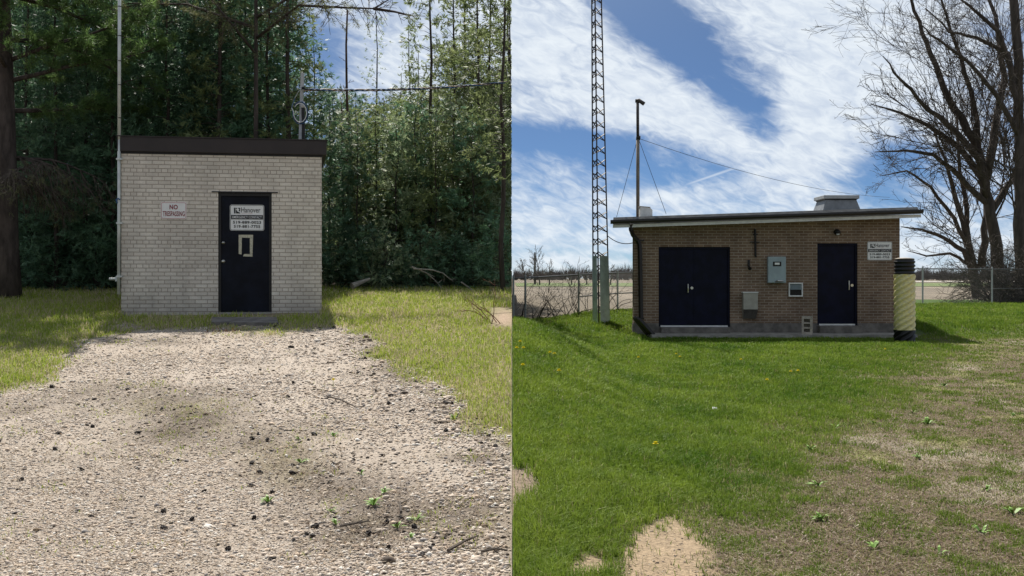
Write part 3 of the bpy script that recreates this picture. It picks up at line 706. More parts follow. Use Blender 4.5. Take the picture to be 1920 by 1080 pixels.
# roof: soffit board, gutter, shingle edge
ov = .42
xl_, xr_ = RP(1149, 420, -ov)[0], RP(1727, 420, -ov)[0]
zt = lambda x, y: ztop(x, y) + .0015
plan = [(xl_, -ov), (xr_, -ov), (xr_ + RSK, RD + .3), (xl_ + RSK, RD + .3)]
roof = MB().prism(plan, lambda x, y: zt(x, y), lambda x, y: zt(x, y) + .075).build('roof', 'white_paint', rh)
MB().poly([(p[0], p[1], zt(*p) + .086) for p in plan] + [(p[0] + a_, p[1] + b2, zt(*p) + .265) for p, a_, b2 in zip(plan, (.03, -.03, -.03, .03), (.15, .15, -.05, -.05))], [(3, 2, 1, 0), (4, 5, 6, 7), (0, 1, 5, 4), (1, 2, 6, 5), (2, 3, 7, 6), (3, 0, 4, 7)]).build('roof_deck', 'shingle', roof)
gt = MB()
prof = [(-.015, .075), (-.105, .085), (-.125, .125), (-.12, .17), (-.015, .17)]
pts = [(xx, -ov + dy - .002, zt(xx, 0) + dz) for xx in (xl_ - .06, xr_ + .02) for dy, dz in prof]
gt.poly(pts, [(0, 1, 2, 3, 4)[::-1], (5, 6, 7, 8, 9)] + [(i, (i + 1) % 5, 5 + (i + 1) % 5, 5 + i) for i in range(5)]).build('gutter', 'dark_brown_gutter', roof)
# doors
def navy_door(x0, x1, z0, z1, leaves, handles):
    f = MB().box(x0 + .001, x0 + .05, .04, .14, z0 - .02, z1 - .001).box(x1 - .05, x1 - .001, .04, .14, z0 - .02, z1 - .001).box(x0 + .05, x1 - .05, .04, .14, z1 - .05, z1 - .001)
    f.build('door_frame', 'deep_navy_paint', rh)
    n = leaves; w = (x1 - x0 - .1) / n; ds = []
    for i in range(n):
        ds.append(MB().box(x0 + .05 + i * w + .003, x0 + .05 + (i + 1) * w - .003, .07, .115, z0 + .012, z1 - .054).build('door', 'deep_navy_paint', rh))
    MB().box(x0 + .052, x1 - .052, .03, .15, z0 - .028, z0 + .008).build('threshold', 'white_paint', rh)
    for (px, p0_, p1_), d in handles:
        hx, a_ = RP(px, p0_); _, b2 = RP(px, p1_)
        if p1_ - p0_ > 8:
            MB().tube([(hx, .07, b2), (hx, .035, b2), (hx, .03, (a_ + b2) / 2), (hx, .035, a_), (hx, .07, a_)], .018, 8).build('handle', 'steel', ds[d])
        else:
            MB().tube([(hx, .07, a_), (hx, .05, a_)], .035, 12).build('lock', 'steel', ds[d])
navy_door(g0, g1x, gb_, gz, 2, (((1290.5, 533, 548), 0), ((1298, 540, 541), 1)))
navy_door(e0, e1, eb, ez1, 1, (((1593, 527, 543), 0), ((1599, 535, 536), 0)))
# concrete apron and steps
ay = RP(0, 0)[1]
z_ap = float(zr(6., 25.6)) - RO.z + .075
ap_ = MB().box(RP(1212, 0)[0], RP(1684, 0)[0] + .1, -1.0, -.021, -.2, z_ap)
tag(ap_.build('concrete_apron', 'concrete', origin=(0, 0, 0)), 'narrow concrete walkway along the front of the brown brick building', 'walkway').location = RO
st = MB().box(g0 + .02, g1x - .06, -.32, -.022, z_ap + .001, gb_ - .03); st.box(g0, g1x, -.0215, .149, -.1, gb_ - .03)
tag(st.build('door_step', 'dark_concrete', bevel=.01), 'wide concrete step under the double navy door', 'step').location = RO
st = MB().box(e0 - .02, e1 + .03, -.30, -.022, z_ap + .001, eb - .035); st.box(e0, e1, -.0215, .149, -.1, eb - .03)
tag(st.build('door_step', 'dark_concrete', bevel=.01), 'short concrete step under the single navy door', 'step').location = RO
def on_wall(name, label, cat, px, py, group=None):
    x, z = RP(px, py); o = thing(name, label, cat, (RO.x + x, RY - .002, RO.z + z), 0, group); return o, x, z
# contact sign
x, z = RP(1626, 488); x2, z2 = RP(1672.5, 453)
contact_sign('white emergency contact sign on brown brick beside the single navy door', (RO.x + x, RY - .004, RO.z + z), 0, x2 - x, z2 - z, None)
# grey switch box
o, x, z = on_wall('switch_box', 'grey metal electrical switch box on the brown brick wall', 'switch box', 1438, 530.5)
w_ = RP(1470, 0)[0] - x; h_ = RP(0, 482)[1] - z
MB().box(0, w_, -.15, 0, 0, h_).build('cabinet', 'grey_enamel', o, bevel=.008)
MB().box(-.008, w_ + .006, -.165, -.151, .01, h_ + .008).build('cover', 'grey_enamel', o, bevel=.004)
MB().box(w_ * .25, w_ * .74, -.170, -.1655, h_ * .64, h_ * .82).build('label_plate', 'sign_black', o)
MB().box(w_ * .36, w_ * .64, -.1735, -.1705, h_ * .70, h_ * .78).build('label_plate', 'sign_white', o)
MB().tube([(w_ * .42, -.17, h_ * .06), (w_ * .5, -.22, h_ * .08), (w_ * .82, -.22, h_ * .07)], .022, 8).build('lever', 'steel', o)
# framed vent
o, x, z = on_wall('wall_vent', 'small white framed louvred vent low on the brown brick wall', 'vent', 1478, 556)
w_ = RP(1504.5, 0)[0] - x; h_ = RP(0, 530)[1] - z
ring(MB(), [(0, 0), (w_, 0), (w_, h_), (0, h_)], [(.03, .03), (w_ - .03, .03), (w_ - .03, h_ - .03), (.03, h_ - .03)], -.05, 0).build('frame', 'white_paint', o)
MB().box(.03, w_ - .03, -.02, -.002, .03, h_ - .03).build('screen', 'black_metal', o)
MB().poly([(.031, -.022, h_ - .031), (w_ - .031, -.022, h_ - .031), (w_ - .031, -.065, h_ * .5), (.031, -.065, h_ * .5)], [(0, 1, 2, 3), (3, 2, 1, 0)]).build('hood', 'grey_enamel', o)
sl_ = MB()
for k in range(4): zc = .045 + k * .028; sl_.box(.031, w_ - .031, -.04, -.021, zc, zc + .012)
sl_.build('louvres', 'black_metal', o)
# beige air hood
o, x, z = on_wall('air_hood', 'beige sheet metal air hood with slanted opening on the brown brick wall', 'vent hood', 1391, 597)
w_ = RP(1418, 0)[0] - x; h_ = RP(0, 549)[1] - z
MB().poly([(0, 0, h_ * .36), (w_, 0, h_ * .36), (w_, 0, h_), (0, 0, h_), (0, -.18, h_ * .36), (w_, -.18, h_ * .36), (w_, -.18, h_), (0, -.18, h_)], [(4, 5, 6, 7), (0, 4, 7, 3), (5, 1, 2, 6), (7, 6, 2, 3), (0, 1, 5, 4)]).build('box', 'beige_enamel', o)
MB().poly([(.02, 0, 0), (w_ - .02, 0, 0), (w_, 0, h_ * .359), (0, 0, h_ * .359), (.02, -.07, 0), (w_ - .02, -.07, 0), (w_, -.179, h_ * .359), (0, -.179, h_ * .359)], [(0, 4, 7, 3), (5, 1, 2, 6), (0, 1, 5, 4)]).build('skirt', 'beige_enamel', o)
MB().poly([(.025, -.065, .005), (w_ - .025, -.065, .005), (w_ - .004, -.172, h_ * .355), (.004, -.172, h_ * .355)], [(0, 1, 2, 3), (3, 2, 1, 0)]).build('grille', 'dark_concrete', o)
MB().box(-.012, w_ + .012, -.195, 0, h_ + .001, h_ + .022).build('cap', 'white_paint', o)
# pipe bracket, horn and lamp
o, x, z = on_wall('pipe_bracket', 'thin dark pipe with cross bar fixed under the eave beside the double door', 'pipe', 1415.5, 482)
h_ = RP(0, 430)[1] - z
MB().tube([(.02, -.06, .0), (0, -.06, .03), (-.01, -.06, h_)], .026, 8).build('pipe', 'black_metal', o)
MB().box(-.05, .06, -.04, 0, h_ * .8, h_ * .84).build('bracket', 'black_metal', o)
MB().box(-.13, .11, -.05, -.03, h_ * .52, h_ * .55).build('cross_bar', 'black_metal', o)
o, x, z = on_wall('wall_buzzer', 'small black buzzer on the brown brick beside the double door', 'buzzer', 1403, 504)
MB().box(-.02, .03, -.06, 0, .06, .22).build('body', 'black_plastic', o, bevel=.01)
MB().tube([(.01, -.03, .06), (.012, -.08, .02), (.014, -.11, .005)], [.02, .03, .045], 10).build('horn', 'black_plastic', o)
o, x, z = on_wall('wall_lamp', 'small dark wall lamp above the single navy door', 'lamp', 1568, 441)
MB().tube([(0, 0, .08), (0, -.05, .09), (0, -.10, .10)], [.07, .06, .05], 12).build('base', 'black_metal', o, smooth=True)
MB().tube([(0, -.09, .12), (0, -.10, .07), (0, -.12, .03)], [.05, .075, .07], 12).build('shade', 'black_metal', o, smooth=True)
MB().tube([(0, -.12, .029), (0, -.122, .0)], [.05, .03], 10).build('bulb', 'white_plastic', o)
# downspout with its loose pipes
o = thing('downspout', 'dark downspout running from the gutter down the left corner of the brick building', 'downspout', (RO.x, RY, RO.z))
q = lambda px, py, dy: (RP(px, py, dy)[0], dy, RP(px, py, dy)[1])
pp = [q(1183, 420, -.40), q(1183, 431, -.38), q(1187, 441, -.22), q(1195, 450, -.10), q(1199, 458, -.07), q(1200, 475, -.07), q(1202, 597, -.07)]
def sq_tube(mb, path, r):
    return mb.tube(path, r, 4)
sq_tube(MB(), pp, .055).build('pipe', 'dark_brown_gutter', o)
for py in (451, 597): c4 = q(1200, py, -.06); MB().box(c4[0] - .10, c4[0] + .10, -.075, -.001, c4[2] - .015, c4[2] + .015).build('strap', 'dark_brown_gutter', o)
for k, (a_, b2) in enumerate((((1189, 595), (1214, 628)), ((1194, 596), (1222, 627)), ((1199, 599), (1226, 628)))):
    A_ = Vector(W3(*a_, RY - .30 - .08 * k)); B_ = Vector(W3(*b_, 0)) if False else Vector(W3(*b2, RY - .55 - .12 * k)); B_.z = float(zr(B_.x, B_.y)) + .06
    dv = (B_ - A_)
    tag(sq_tube(MB(), [A_, A_.lerp(B_, .5), B_], .05).build('drain_pipe', 'dark_brown_gutter', origin=B_), 'loose dark drain pipe leaning on the left corner of the brick building', 'pipe', 'loose drain pipes at the corner')
# roof things
bz = RO.z + zt(RP(1210, 0)[0], .7) + .255
mo = Vector(W3(1210, 403, 27.0)); mo.z = bz
o = thing('mast_box', 'pale box standing on the roof at the foot of the lamp mast', 'box', mo)
tl = W3(1199, 386, 27.)[0] - mo.x; tr_ = W3(1222, 386, 27.)[0] - mo.x
MB().face_prism([(tl, -.05), (tr_, -.05), (tr_ - .0, .16), (tr_ - .06, .22), (tl, .24)], -.15, .2).build('body', 'white_paint', o, bevel=.006)
MB().face_prism([(tl - .01, .242), (tr_ - .05, .222), (tr_ - .05, .236), (tl - .01, .258)], -.16, .21).build('lid', 'pale_concrete', o)
mq = Vector(W3(1196, 405, 27.3)); mq.z = bz - .02
o = thing('lamp_mast', 'slender dark pole on the roof carrying a hooked lamp on top', 'lamp mast', mq)
tq = Vector(W3(1195.5, 190, 27.3))
MB().tube([mq, Vector(W3(1196, 262, 27.3))], .045, 10).build('lower_pole', 'weathered_wood', o, origin=mq, smooth=True)
MB().tube([Vector(W3(1196, 262, 27.3)), tq], .038, 10).build('pole', 'tower_steel', o, origin=mq, smooth=True)
MB().tube([tq + Vector((-.035, 0, -.03)), tq + Vector((-.03, 0, .02)), tq + Vector((.03, 0, .025)), tq + Vector((.10, -.03, -.03)), tq + Vector((.16, -.05, -.075))], [.03, .045, .05, .048, .052], 10).build('lamp_head', 'tower_steel', o, origin=mq, smooth=True)
q2 = Vector(W3(1196, 258, 27.3)); MB().tube([q2 + Vector((-.04, 0, 0)), q2 + Vector((.06, 0, -.01))], .06, 8).build('clamp', 'black_metal', o, origin=mq)
for a_, b2, Yb in (((1195, 262), (1156, 407), 27.6), ((1198, 262), (1249, 401), 27.0)):
    e_ = Vector(W3(*b2, Yb)); MB().tube([Vector(W3(*a_, 27.3)), e_], .006, 4).build('guy_wire', 'tower_steel', o, origin=mq)
A_ = Vector(W3(1199, 260, 27.3)); B_ = Vector(W3(1668, 370, 44.)); pts = []
for i in range(25): t_ = i / 24; p = A_.lerp(B_, t_); p.z -= .3 * 4 * t_ * (1 - t_); pts.append(p)
tag(MB().tube(pts, .006, 4).build('overhead_wire', 'tower_steel', origin=A_), 'thin overhead wire sagging from the lamp mast to the bare trees', 'wire')
o = thing('roof_vent', 'grey sheet metal vent with flared base on the roof of the brick building', 'roof vent', (W3(1568, 0, 27.3)[0], 27.3, W3(0, 376, 27.3)[2] - .26))
hw, hb = .42, .50
def frust(mb, a, za, b, zb): return mb.poly([(-a, -a, za), (a, -a, za), (a, a, za), (-a, a, za), (-b, -b, zb), (b, -b, zb), (b, b, zb), (-b, b, zb)], [(0, 1, 5, 4), (1, 2, 6, 5), (2, 3, 7, 6), (3, 0, 4, 7), (4, 5, 6, 7), (3, 2, 1, 0)])
frust(MB(), hb, -.10, hw - .03, .25).build('base', 'vent_grey', o)
frust(MB(), hw - .02, .251, hw, .275).build('collar', 'black_metal', o); frust(MB(), hw + .03, .276, hw + .03, .365).build('cap', 'vent_pale', o, bevel=.01)
# striped bollard of corrugated pipe
bp = hit(1696, 641, False); br_ = .22; bh = 1.87
bo = thing('bollard', 'tall yellow bollard of corrugated pipe with black ends by the building corner', 'bollard', bp)
def corr(z0, z1, slope, amp, name, mt, pitch=.135):
    n, m = 72, max(6, int((z1 - z0) / .012)); v = []; f = []
    for i in range(m + 1):
        z_ = z0 + (z1 - z0) * i / m
        for k in range(n):
            a_ = 2 * math.pi * k / n; ph = (z_ - slope * br_ * a_ * (1 if True else 0)) * 2 * math.pi / pitch
            r_ = br_ + amp * math.sin(ph); v.append((r_ * math.cos(a_), r_ * math.sin(a_), z_))
    for i in range(m):
        for k in range(n): f.append((i * n + k, i * n + (k + 1) % n, (i + 1) * n + (k + 1) % n, (i + 1) * n + k))
    return MB().poly(v, f).build(name, mt, bo, smooth=True)
mat('bollard_yellow', (.80, .70, .30), .6, .2, 14, col2=(.55, .50, .30), stretch=(1, 1, 2)); 
sl4 = 6 * .135 / (2 * math.pi * br_)
corr(-.05, .27, sl4, .022, 'lower_band', 'black_plastic'); corr(.2705, 1.53, sl4, .019, 'pipe', 'bollard_yellow'); corr(1.5305, bh, .0, .014, 'upper_band', 'black_plastic', .085)
MB().tube([(0, 0, bh - .01), (0, 0, bh + .012), (0, 0, bh + .03), (0, 0, bh + .036)], [br_ * .93, br_ * .95, br_ * .6, .02], 24).build('cap', 'pale_concrete', bo, smooth=True)
# concrete block standing on end
cbk = hit(1515, 633, False); cz = max(cbk[2], RO.z + z_ap if cbk[1] > RY - .85 else cbk[2])
o = tag(MB().build('concrete_block', 'pale_concrete'), 'grey concrete block with three holes standing on end before the brick building', 'concrete block')
mb = MB(); bw2, bh2, bd2 = .24, .43, .2; ys_ = [0, .075, .115, .195, .235, .315, .355, bh2]
mb.box(0, .05, 0, bd2, 0, bh2).box(bw2 - .05, bw2, 0, bd2, 0, bh2).box(.05, bw2 - .05, bd2 - .03, bd2, 0, bh2)
for a_, b2 in ((0, .06), (.14, .175), (.255, .29), (.37, bh2)): mb.box(.05, bw2 - .05, 0, bd2 - .03, a_, b2)
me_ = bpy.data.meshes.new('concrete_block'); me_.from_pydata(mb.v, [], mb.f); me_.materials.append(MATS['pale_concrete']); o.data = me_
o.location = (cbk[0] - .15, cbk[1], cz); o.rotation_euler = (0, 0, R(-20))

# ------------------------------------------------------------------ lattice tower
tb = hit(1126, 606, False); TY = tb[1]; tb = Vector(tb)
tw = thing('lattice_tower', 'tall slim triangular lattice tower with sheet metal guards around its foot', 'tower', tb)
ang = [R(a_) for a_ in (-105, 15, 135)]
def leg(k, z_):
    r_ = .255 * (1 - z_ / 21.); dx = -.115 * z_ / 8.3
    return Vector((dx + r_ * math.cos(ang[k]), r_ * math.sin(ang[k]), z_))
TH = 11.
for k in range(3): MB().tube([leg(k, -.1), leg(k, TH)], .019, 6).build('leg', 'tower_steel', tw)
z_ = .28; bays = 0
while z_ < TH - .4:
    mb = MB()
    for k in range(3):
        j = (k + 1) % 3; a_, b2 = z_ + .0, z_ + .19
        mb.tube([leg(k, a_), leg(j, b2)], .012, 4, False).tube([leg(j, a_), leg(k, b2)], .012, 4, False)
    mb.build('bracing', 'tower_steel', tw); z_ += .365 - z_ * .0045
for (k, j) in ((0, 1), (2, 0)):
    a0, a1, b0, b1 = leg(k, .0), leg(k, 1.80), leg(j, .0), leg(j, 1.80)
    out = ((a0 + b0) / 2); out.z = 0; out = out.normalized() * .022
    i0, i1 = a0.lerp(b0, .10), a0.lerp(b0, .98); j0, j1 = a1.lerp(b1, .10), a1.lerp(b1, .98)
    if j == 0: i0, i1, j0, j1 = a0.lerp(b0, .02), a0.lerp(b0, .93), a1.lerp(b1, .02), a1.lerp(b1, .93)
    P = [i0 + out, i1 + out, j1 + out, j0 + out]; Q = [p + out * .15 for p in P]
    MB().poly(P + Q, [(0, 1, 2, 3), (7, 6, 5, 4), (0, 4, 5, 1), (1, 5, 6, 2), (2, 6, 7, 3), (3, 7, 4, 0)]).build('guard_panel', 'galvanised', tw)
A_ = tb + leg(1, 2.35); B_ = Vector(W3(1188, 455, 26.5)); pts = []
for i in range(15): t_ = i / 14; p = A_.lerp(B_, t_); p.z -= .10 * 4 * t_ * (1 - t_); pts.append(p)
tag(MB().tube(pts, .011, 5).build('tower_wire', 'black_plastic', origin=A_), 'short black wire sagging between lattice tower and brick building', 'wire')
q = hit(1103, 608, False); tag(MB().box(-.12, .12, -.04, .04, 0, .025).build('board', 'pale_concrete'), 'short pale board lying in the grass at the tower foot', 'board').location = q

# ------------------------------------------------------------------ fences
def fence(name, label, pts, hgt, mid=None, extra=None):
    P = [Vector((x, y, float(zr(x, y)))) for x, y in pts]
    f = thing(name, label, 'fence', P[0]); o_ = P[0]
    for p in P: MB().tube([p + Vector((0, 0, -.1)), p + Vector((0, 0, hgt + .05))], .03, 8).tube([p + Vector((0, 0, hgt + .05)), p + Vector((0, 0, hgt + .09))], [.036, .015], 8).build('post', 'grey_post' if name.endswith('fence') else 'grey_post', f, origin=o_)
    for a_, b2 in zip(P[:-1], P[1:]): MB().tube([a_ + Vector((0, 0, hgt)), b2 + Vector((0, 0, hgt))], .021, 6).build('rail', 'fence_steel', f, origin=o_)
    if mid:
        for i in mid: MB().tube([P[i] + Vector((0, 0, hgt * .45)), P[i + 1] + Vector((0, 0, hgt * .45))], .018, 6).build('brace_rail', 'fence_steel', f, origin=o_)
    mb = MB()
    for a_, b2 in zip(P[:-1], P[1:]):
        L = (b2 - a_).length; dirn = (b2 - a_) / L; st_ = .075; k = -hgt
        while k < L:
            for sgn in (1, -1):
                s0, s1 = k, k + hgt; u0, u1 = max(0, s0), min(L, s1)
                if u1 - u0 < .02: continue
                f0, f1 = (u0 - s0), (u1 - s0)
                if sgn < 0: f0, f1 = hgt - f0, hgt - f1
                mb.tube([a_ + dirn * u0 + Vector((0, .01 * sgn, f0 + .02)), a_ + dirn * u1 + Vector((0, .01 * sgn, f1 + .02))], .0024, 3, False)
            k += st_
    mb.build('mesh', 'fence_wire', f, origin=o_)
    return f
mat('fence_steel', (.10, .10, .10), .5, .2, 5); mat('fence_wire', (.13, .13, .13), .5, .2, 5, metal=.3)
gp = lambda px, Y: ((px - CX) / F * Y, Y)
fence('chain_link_fence', 'chain link fence grown with vines running behind the lattice tower', [gp(962.5, 28.6), gp(985, 29.), gp(1085, 32.), gp(1158, 34.), gp(1235, 36.2)], 1.2, mid=[2, 3])
fence('chain_link_fence', 'bare chain link fence before the leafless trees at the right', [gp(1690, 37.9), gp(1730, 38.), gp(1860, 39.), gp(1990, 40.)], 1.3, mid=[2])
up = W3(1003, 473, 150.); tag(MB().tube([(up[0], 150, .5), up], [.17, .12], 8).box(up[0] - .14, up[0] + .14, 149.9, 150.1, up[2] - .5, up[2] - .35).build('utility_pole', 'tower_steel', origin=(up[0], 150, .5)), 'lone dark utility pole far off beyond the field', 'pole')

# ------------------------------------------------------------------ branching plants
def wander(p, d, L, n, up=0., wob=.12, rnd=random):
    pts = [Vector(p)]; d = Vector(d).normalized()
    for i in range(n):
        d = (d + Vector((rnd.gauss(0, wob), rnd.gauss(0, wob), rnd.gauss(0, wob) + up))).normalized(); pts.append(pts[-1] + d * (L / n))
    return pts
def sprout(mb, path, r0, r1, level, spec, rnd, lim=None):
    """grow side branches along a limb; spec[level] = (count per metre, length factor, angle, up, sides)"""
    if level >= len(spec): return
    per, lf, ang_, up, sides = spec[level]
    P = [Vector(p) for p in path]; seg = [(b - a).length for a, b in zip(P[:-1], P[1:])]; L = sum(seg)
    n = max(2, int(per * L + rnd.random()))
    for i in range(n):
        t_ = .22 + .78 * (i + rnd.random()) / n; s = t_ * L; k = 0
        while k < len(seg) - 1 and s > seg[k]: s -= seg[k]; k += 1
        d = (P[k + 1] - P[k]).normalized(); p = P[k] + d * min(s, seg[k])
        ax = d.cross(Vector((rnd.gauss(0, 1), rnd.gauss(0, 1), rnd.gauss(0, 1)))).normalized()
        a_ = R(ang_ + rnd.gauss(0, 12)); nd = d * math.cos(a_) + ax * math.sin(a_)
        l2 = L * lf * (1.15 - .6 * t_) * rnd.uniform(.6, 1.25); l2 = min(l2, 4.5)
        ra = max(r1, (r0 + (r1 - r0) * t_) * .42); rb_ = max(ra * .35, spec[-1][4] * 0 + r1)
        q = wander(p, nd, l2, 4 if level < len(spec) - 1 else 3, up, .16, rnd)
        if lim and any(lim(v) for v in q): continue
        mb.tube(q, [ra + (rb_ - ra) * j / (len(q) - 1) for j in range(len(q))], sides, False)
        sprout(mb, q, ra, rb_, level + 1, spec, rnd, lim)

def bare_tree(name, label, Y, limbs, spec, seed, material, rmin=.0065, group=None, base=None):
    """limbs: list of (pixel polyline, start radius, end radius, depth shift)"""
    rnd = random.Random(seed); z0 = float(zr(0, min(Y, 59)))
    b = Vector(((limbs[0][0][0][0] - CX) / F * Y, Y, z0)); o = thing(name, label, 'tree', b, 0, group)
    tr = MB(); cr = MB()
    for pl, ra, rb_, dsh in limbs:
        n = len(pl); raw = []
        for i, (px, py) in enumerate(pl): raw.append(Vector(W3(px, py, Y + dsh * i / (n - 1))))
        if raw[0].z < z0 + .4: raw[0].z = z0 - .15
        pts = []
        for i in range(n - 1):
            for k in range(3):
                q = raw[i].lerp(raw[i + 1], k / 3) + Vector((rnd.gauss(0, .04), rnd.gauss(0, .04), 0)) * (0 if i + k == 0 else 1); pts.append(q)
        pts.append(raw[-1]); m = len(pts)
        ra *= .78; rad = [rb_ + (ra - rb_) * (1 - i / (m - 1)) ** .9 for i in range(m)]
        tr.tube(pts, rad, 9)
        sprout(cr, pts, ra * .5, rmin, 0, spec, rnd)
    tr.build('trunk', material, o, origin=b, smooth=True); cr.build('crown', material, o, origin=b, smooth=True)
    return o
SP = [(1.35, .50, 40, .05, 5), (2.4, .50, 38, .04, 4), (3.8, .5, 38, .02, 3)]
bare_tree('bare_tree', 'large leafless tree with limbs reaching left over the brick building', 50, [
    ([(1868, 560), (1868, 480), (1862, 420), (1850, 360), (1835, 285), (1800, 220), (1770, 165), (1745, 100), (1722, 40), (1700, -20)], .40, .05, 0),
    ([(1850, 370), (1835, 300), (1790, 245), (1740, 205), (1690, 150), (1655, 105)], .26, .02, -2.),
    ([(1846, 340), (1800, 275), (1740, 235), (1690, 212), (1632, 195)], .22, .02, 1.),
    ([(1855, 385), (1800, 330), (1750, 290), (1700, 282), (1640, 285)], .20, .02, -1.),
    ([(1850, 330), (1868, 240), (1880, 150), (1872, 60), (1850, -30)], .28, .06, 1.5),
    ([(1835, 285), (1830, 200), (1800, 110), (1775, 30), (1750, -40)], .18, .03, -1.),
    ([(1858, 400), (1905, 330), (1960, 270), (2010, 200)], .2, .04, 0)], SP, 5, 'maple_bark')
bare_tree('bare_tree', 'tall leafless tree cut by the right edge of the photo with upright dark trunk', 47, [
    ([(1915, 570), (1912, 460), (1912, 340), (1913, 220), (1910, 120), (1903, 20), (1900, -60)], .34, .17, 0),
    ([(1912, 230), (1895, 130), (1870, 60), (1830, 20), (1790, -10)], .2, .03, -1.),
    ([(1911, 200), (1890, 100), (1830, 70), (1780, 60), (1735, 15)], .16, .02, 1.),
    ([(1912, 260), (1870, 180), (1820, 120), (1760, 75), (1725, 45)], .16, .02, -1.5),
    ([(1912, 300), (1950, 220), (1990, 120), (2010, 0)], .2, .04, 1.)], SP, 9, 'maple_bark')
bare_tree('bare_tree', 'smaller leafless tree with several stems behind the chain link fence', 53, [
    ([(1832, 552), (1824, 495), (1812, 440), (1790, 370), (1770, 300), (1750, 230)], .30, .03, 0),
    ([(1828, 520), (1806, 470), (1770, 445), (1728, 430), (1690, 425)], .2, .02, -1.),
    ([(1818, 470), (1815, 400), (1800, 320), (1795, 240), (1790, 170)], .2, .02, 1.),
    ([(1840, 500), (1845, 430), (1850, 350), (1835, 270), (1825, 200)], .26, .03, 1.5),
    ([(1822, 480), (1790, 410), (1745, 350), (1700, 320), (1650, 330)], .16, .015, -1.),
    ([(1826, 500), (1780, 475), (1740, 480), (1700, 470)], .12, .015, 0)], [(1.9, .46, 38, .06, 5), (2.6, .48, 36, .05, 4), (3.0, .5, 36, .03, 3)], 13, 'maple_bark')
# brush at the right behind the fence
def shrub(name, label, base, n, L, up, spread, material, seed, lim=None, group=None, rr=.012, spec=((5., .42, 40, .0, 3), (6., .4, 40, .0, 3))):
    rnd = random.Random(seed); mb = MB(); b = Vector(base)
    for i in range(n):
        a_ = rnd.uniform(0, 6.283); d = Vector((math.cos(a_) * spread, math.sin(a_) * spread, 1)); p = b + Vector((rnd.gauss(0, .12), rnd.gauss(0, .08), -.05))
        q = wander(p, d, L * rnd.uniform(.6, 1.2), 6, up, .22, rnd)
        if lim and any(lim(v) for v in q): continue
        mb.tube(q, [rr * (1 - .75 * j / 6) for j in range(7)], 4, False); sprout(mb, q, rr * .6, rr * .28, 0, spec, rnd, lim)
    return tag(mb.build(name, material, origin=b), label, 'shrub', group)
for i, (px, Y, L) in enumerate(((1868, 40.5, 1.9), (1893, 41, 2.2), (1915, 40.2, 2.0), (1880, 42, 2.4), (1930, 41.5, 2.2))):
    x, y = gp(px, Y); shrub('brush', 'tangled leafless brush growing behind the fence under the right-hand trees', (x, y, .55), 26, L * 1.15, -.07, .8, 'grey_twig', 30 + i, None, 'brush under the right trees', .022, ((4., .5, 45, -.06, 3), (4., .5, 45, -.05, 3)))
right_of = lambda v: v.x < .03
for i, (px, Y, n, L, lab) in enumerate(((1047, 30.8, 5, 1.6, 'thick bare vine in the middle of the fence span left of the tower'), (1003, 29.5, 5, 1.5, 'bare vine climbing the fence beside the leftmost post'), (1024, 30.2, 4, 1.5, 'thin bare vine leaning on the fence between two grey posts'), (1078, 31.8, 5, 1.6, 'bare vine climbing around the fence post left of the tower'),
                                      (1105, 32.6, 4, 1.4, 'low bare vine on the fence right behind the tower'), (1150, 33.7, 6, 1.7, 'bare vine on the fence between tower and brick building'), (972, 28.8, 4, 1.5, 'bare vine at the far left end of the wire fence'), (1062, 31.3, 4, 1.3, 'short bare vine on the fence just left of the tower post'))):
    x, y = gp(px, Y); shrub('vine', lab, (x, y, float(zr(x, y))), n, L, .02, .6, 'vine_bark', 50 + i, right_of, 'vines on the chain link fence', .012, ((3.2, .5, 42, -.04, 3), (3.5, .45, 42, -.05, 3)))
# far wood
rnd = random.Random(3); mb = MB()
def far_wood():
    r = np.random.default_rng(4); vs = []; fs = []
    cen = []
    for i in range(420):
        Yc = r.uniform(380, 430); x = r.uniform(.002, .60) * Yc; pxx = CX + F * x / Yc
        hgt = r.uniform(4., 7.) * (1.25 if pxx < 1200 else 1.) * (1 + .35 * float(vnoise(pxx / 45, 0, 5, 3)))
        cen.append((x, Yc, hgt))
    for (x, Yc, hgt) in cen:
        m = 60; t0 = r.uniform(0, .5, m); bx_ = x + r.normal(0, .9, m) * (.4 + t0); bz = .4 + t0 * hgt * .6
        L = hgt * r.uniform(.25, .55, m); a = r.normal(0, .45, m); w = r.uniform(.05, .14, m); dy = r.uniform(-1.5, 1.5, m)
        for k in range(m):
            tx, tz = bx_[k] + math.sin(a[k]) * L[k], bz[k] + math.cos(a[k]) * L[k]
            if bx_[k] - w[k] < .3 or tx < .3: continue
            o_ = len(vs); vs += [(bx_[k] - w[k], Yc + dy[k], bz[k]), (bx_[k] + w[k], Yc + dy[k], bz[k]), (tx, Yc + dy[k] + .5, tz)]; fs.append((o_, o_ + 1, o_ + 2))
    return np.array(vs), np.array(fs)
V, Fc = far_wood(); struct(fast_mesh('far_wood', V, Fc, 'treeline_twig'), 'stuff')
for i, (px, hh) in enumerate(((985, 42), (1012, 55), (1030, 34), (1072, 32), (1100, 28), (1145, 30))):
    Y = 140.; x = (px - CX) / F * Y; b = Vector((x, Y, .5)); rr = random.Random(80 + i); mb = MB(); H = hh / F * Y + .3
    q = wander(b, (0, 0, 1), H, 5, .05, .05, rr); mb.tube(q, [.11 * (1 - .8 * j / 5) for j in range(6)], 5, False)
    sprout(mb, q, .05, .02, 0, [(4.5, .5, 38, .05, 3), (5., .45, 36, .03, 3)], rr)
    tag(mb.build('bare_sapling', 'treeline_twig', origin=b), 'small leafless tree far off across the ploughed field', 'tree', 'leafless trees across the field')

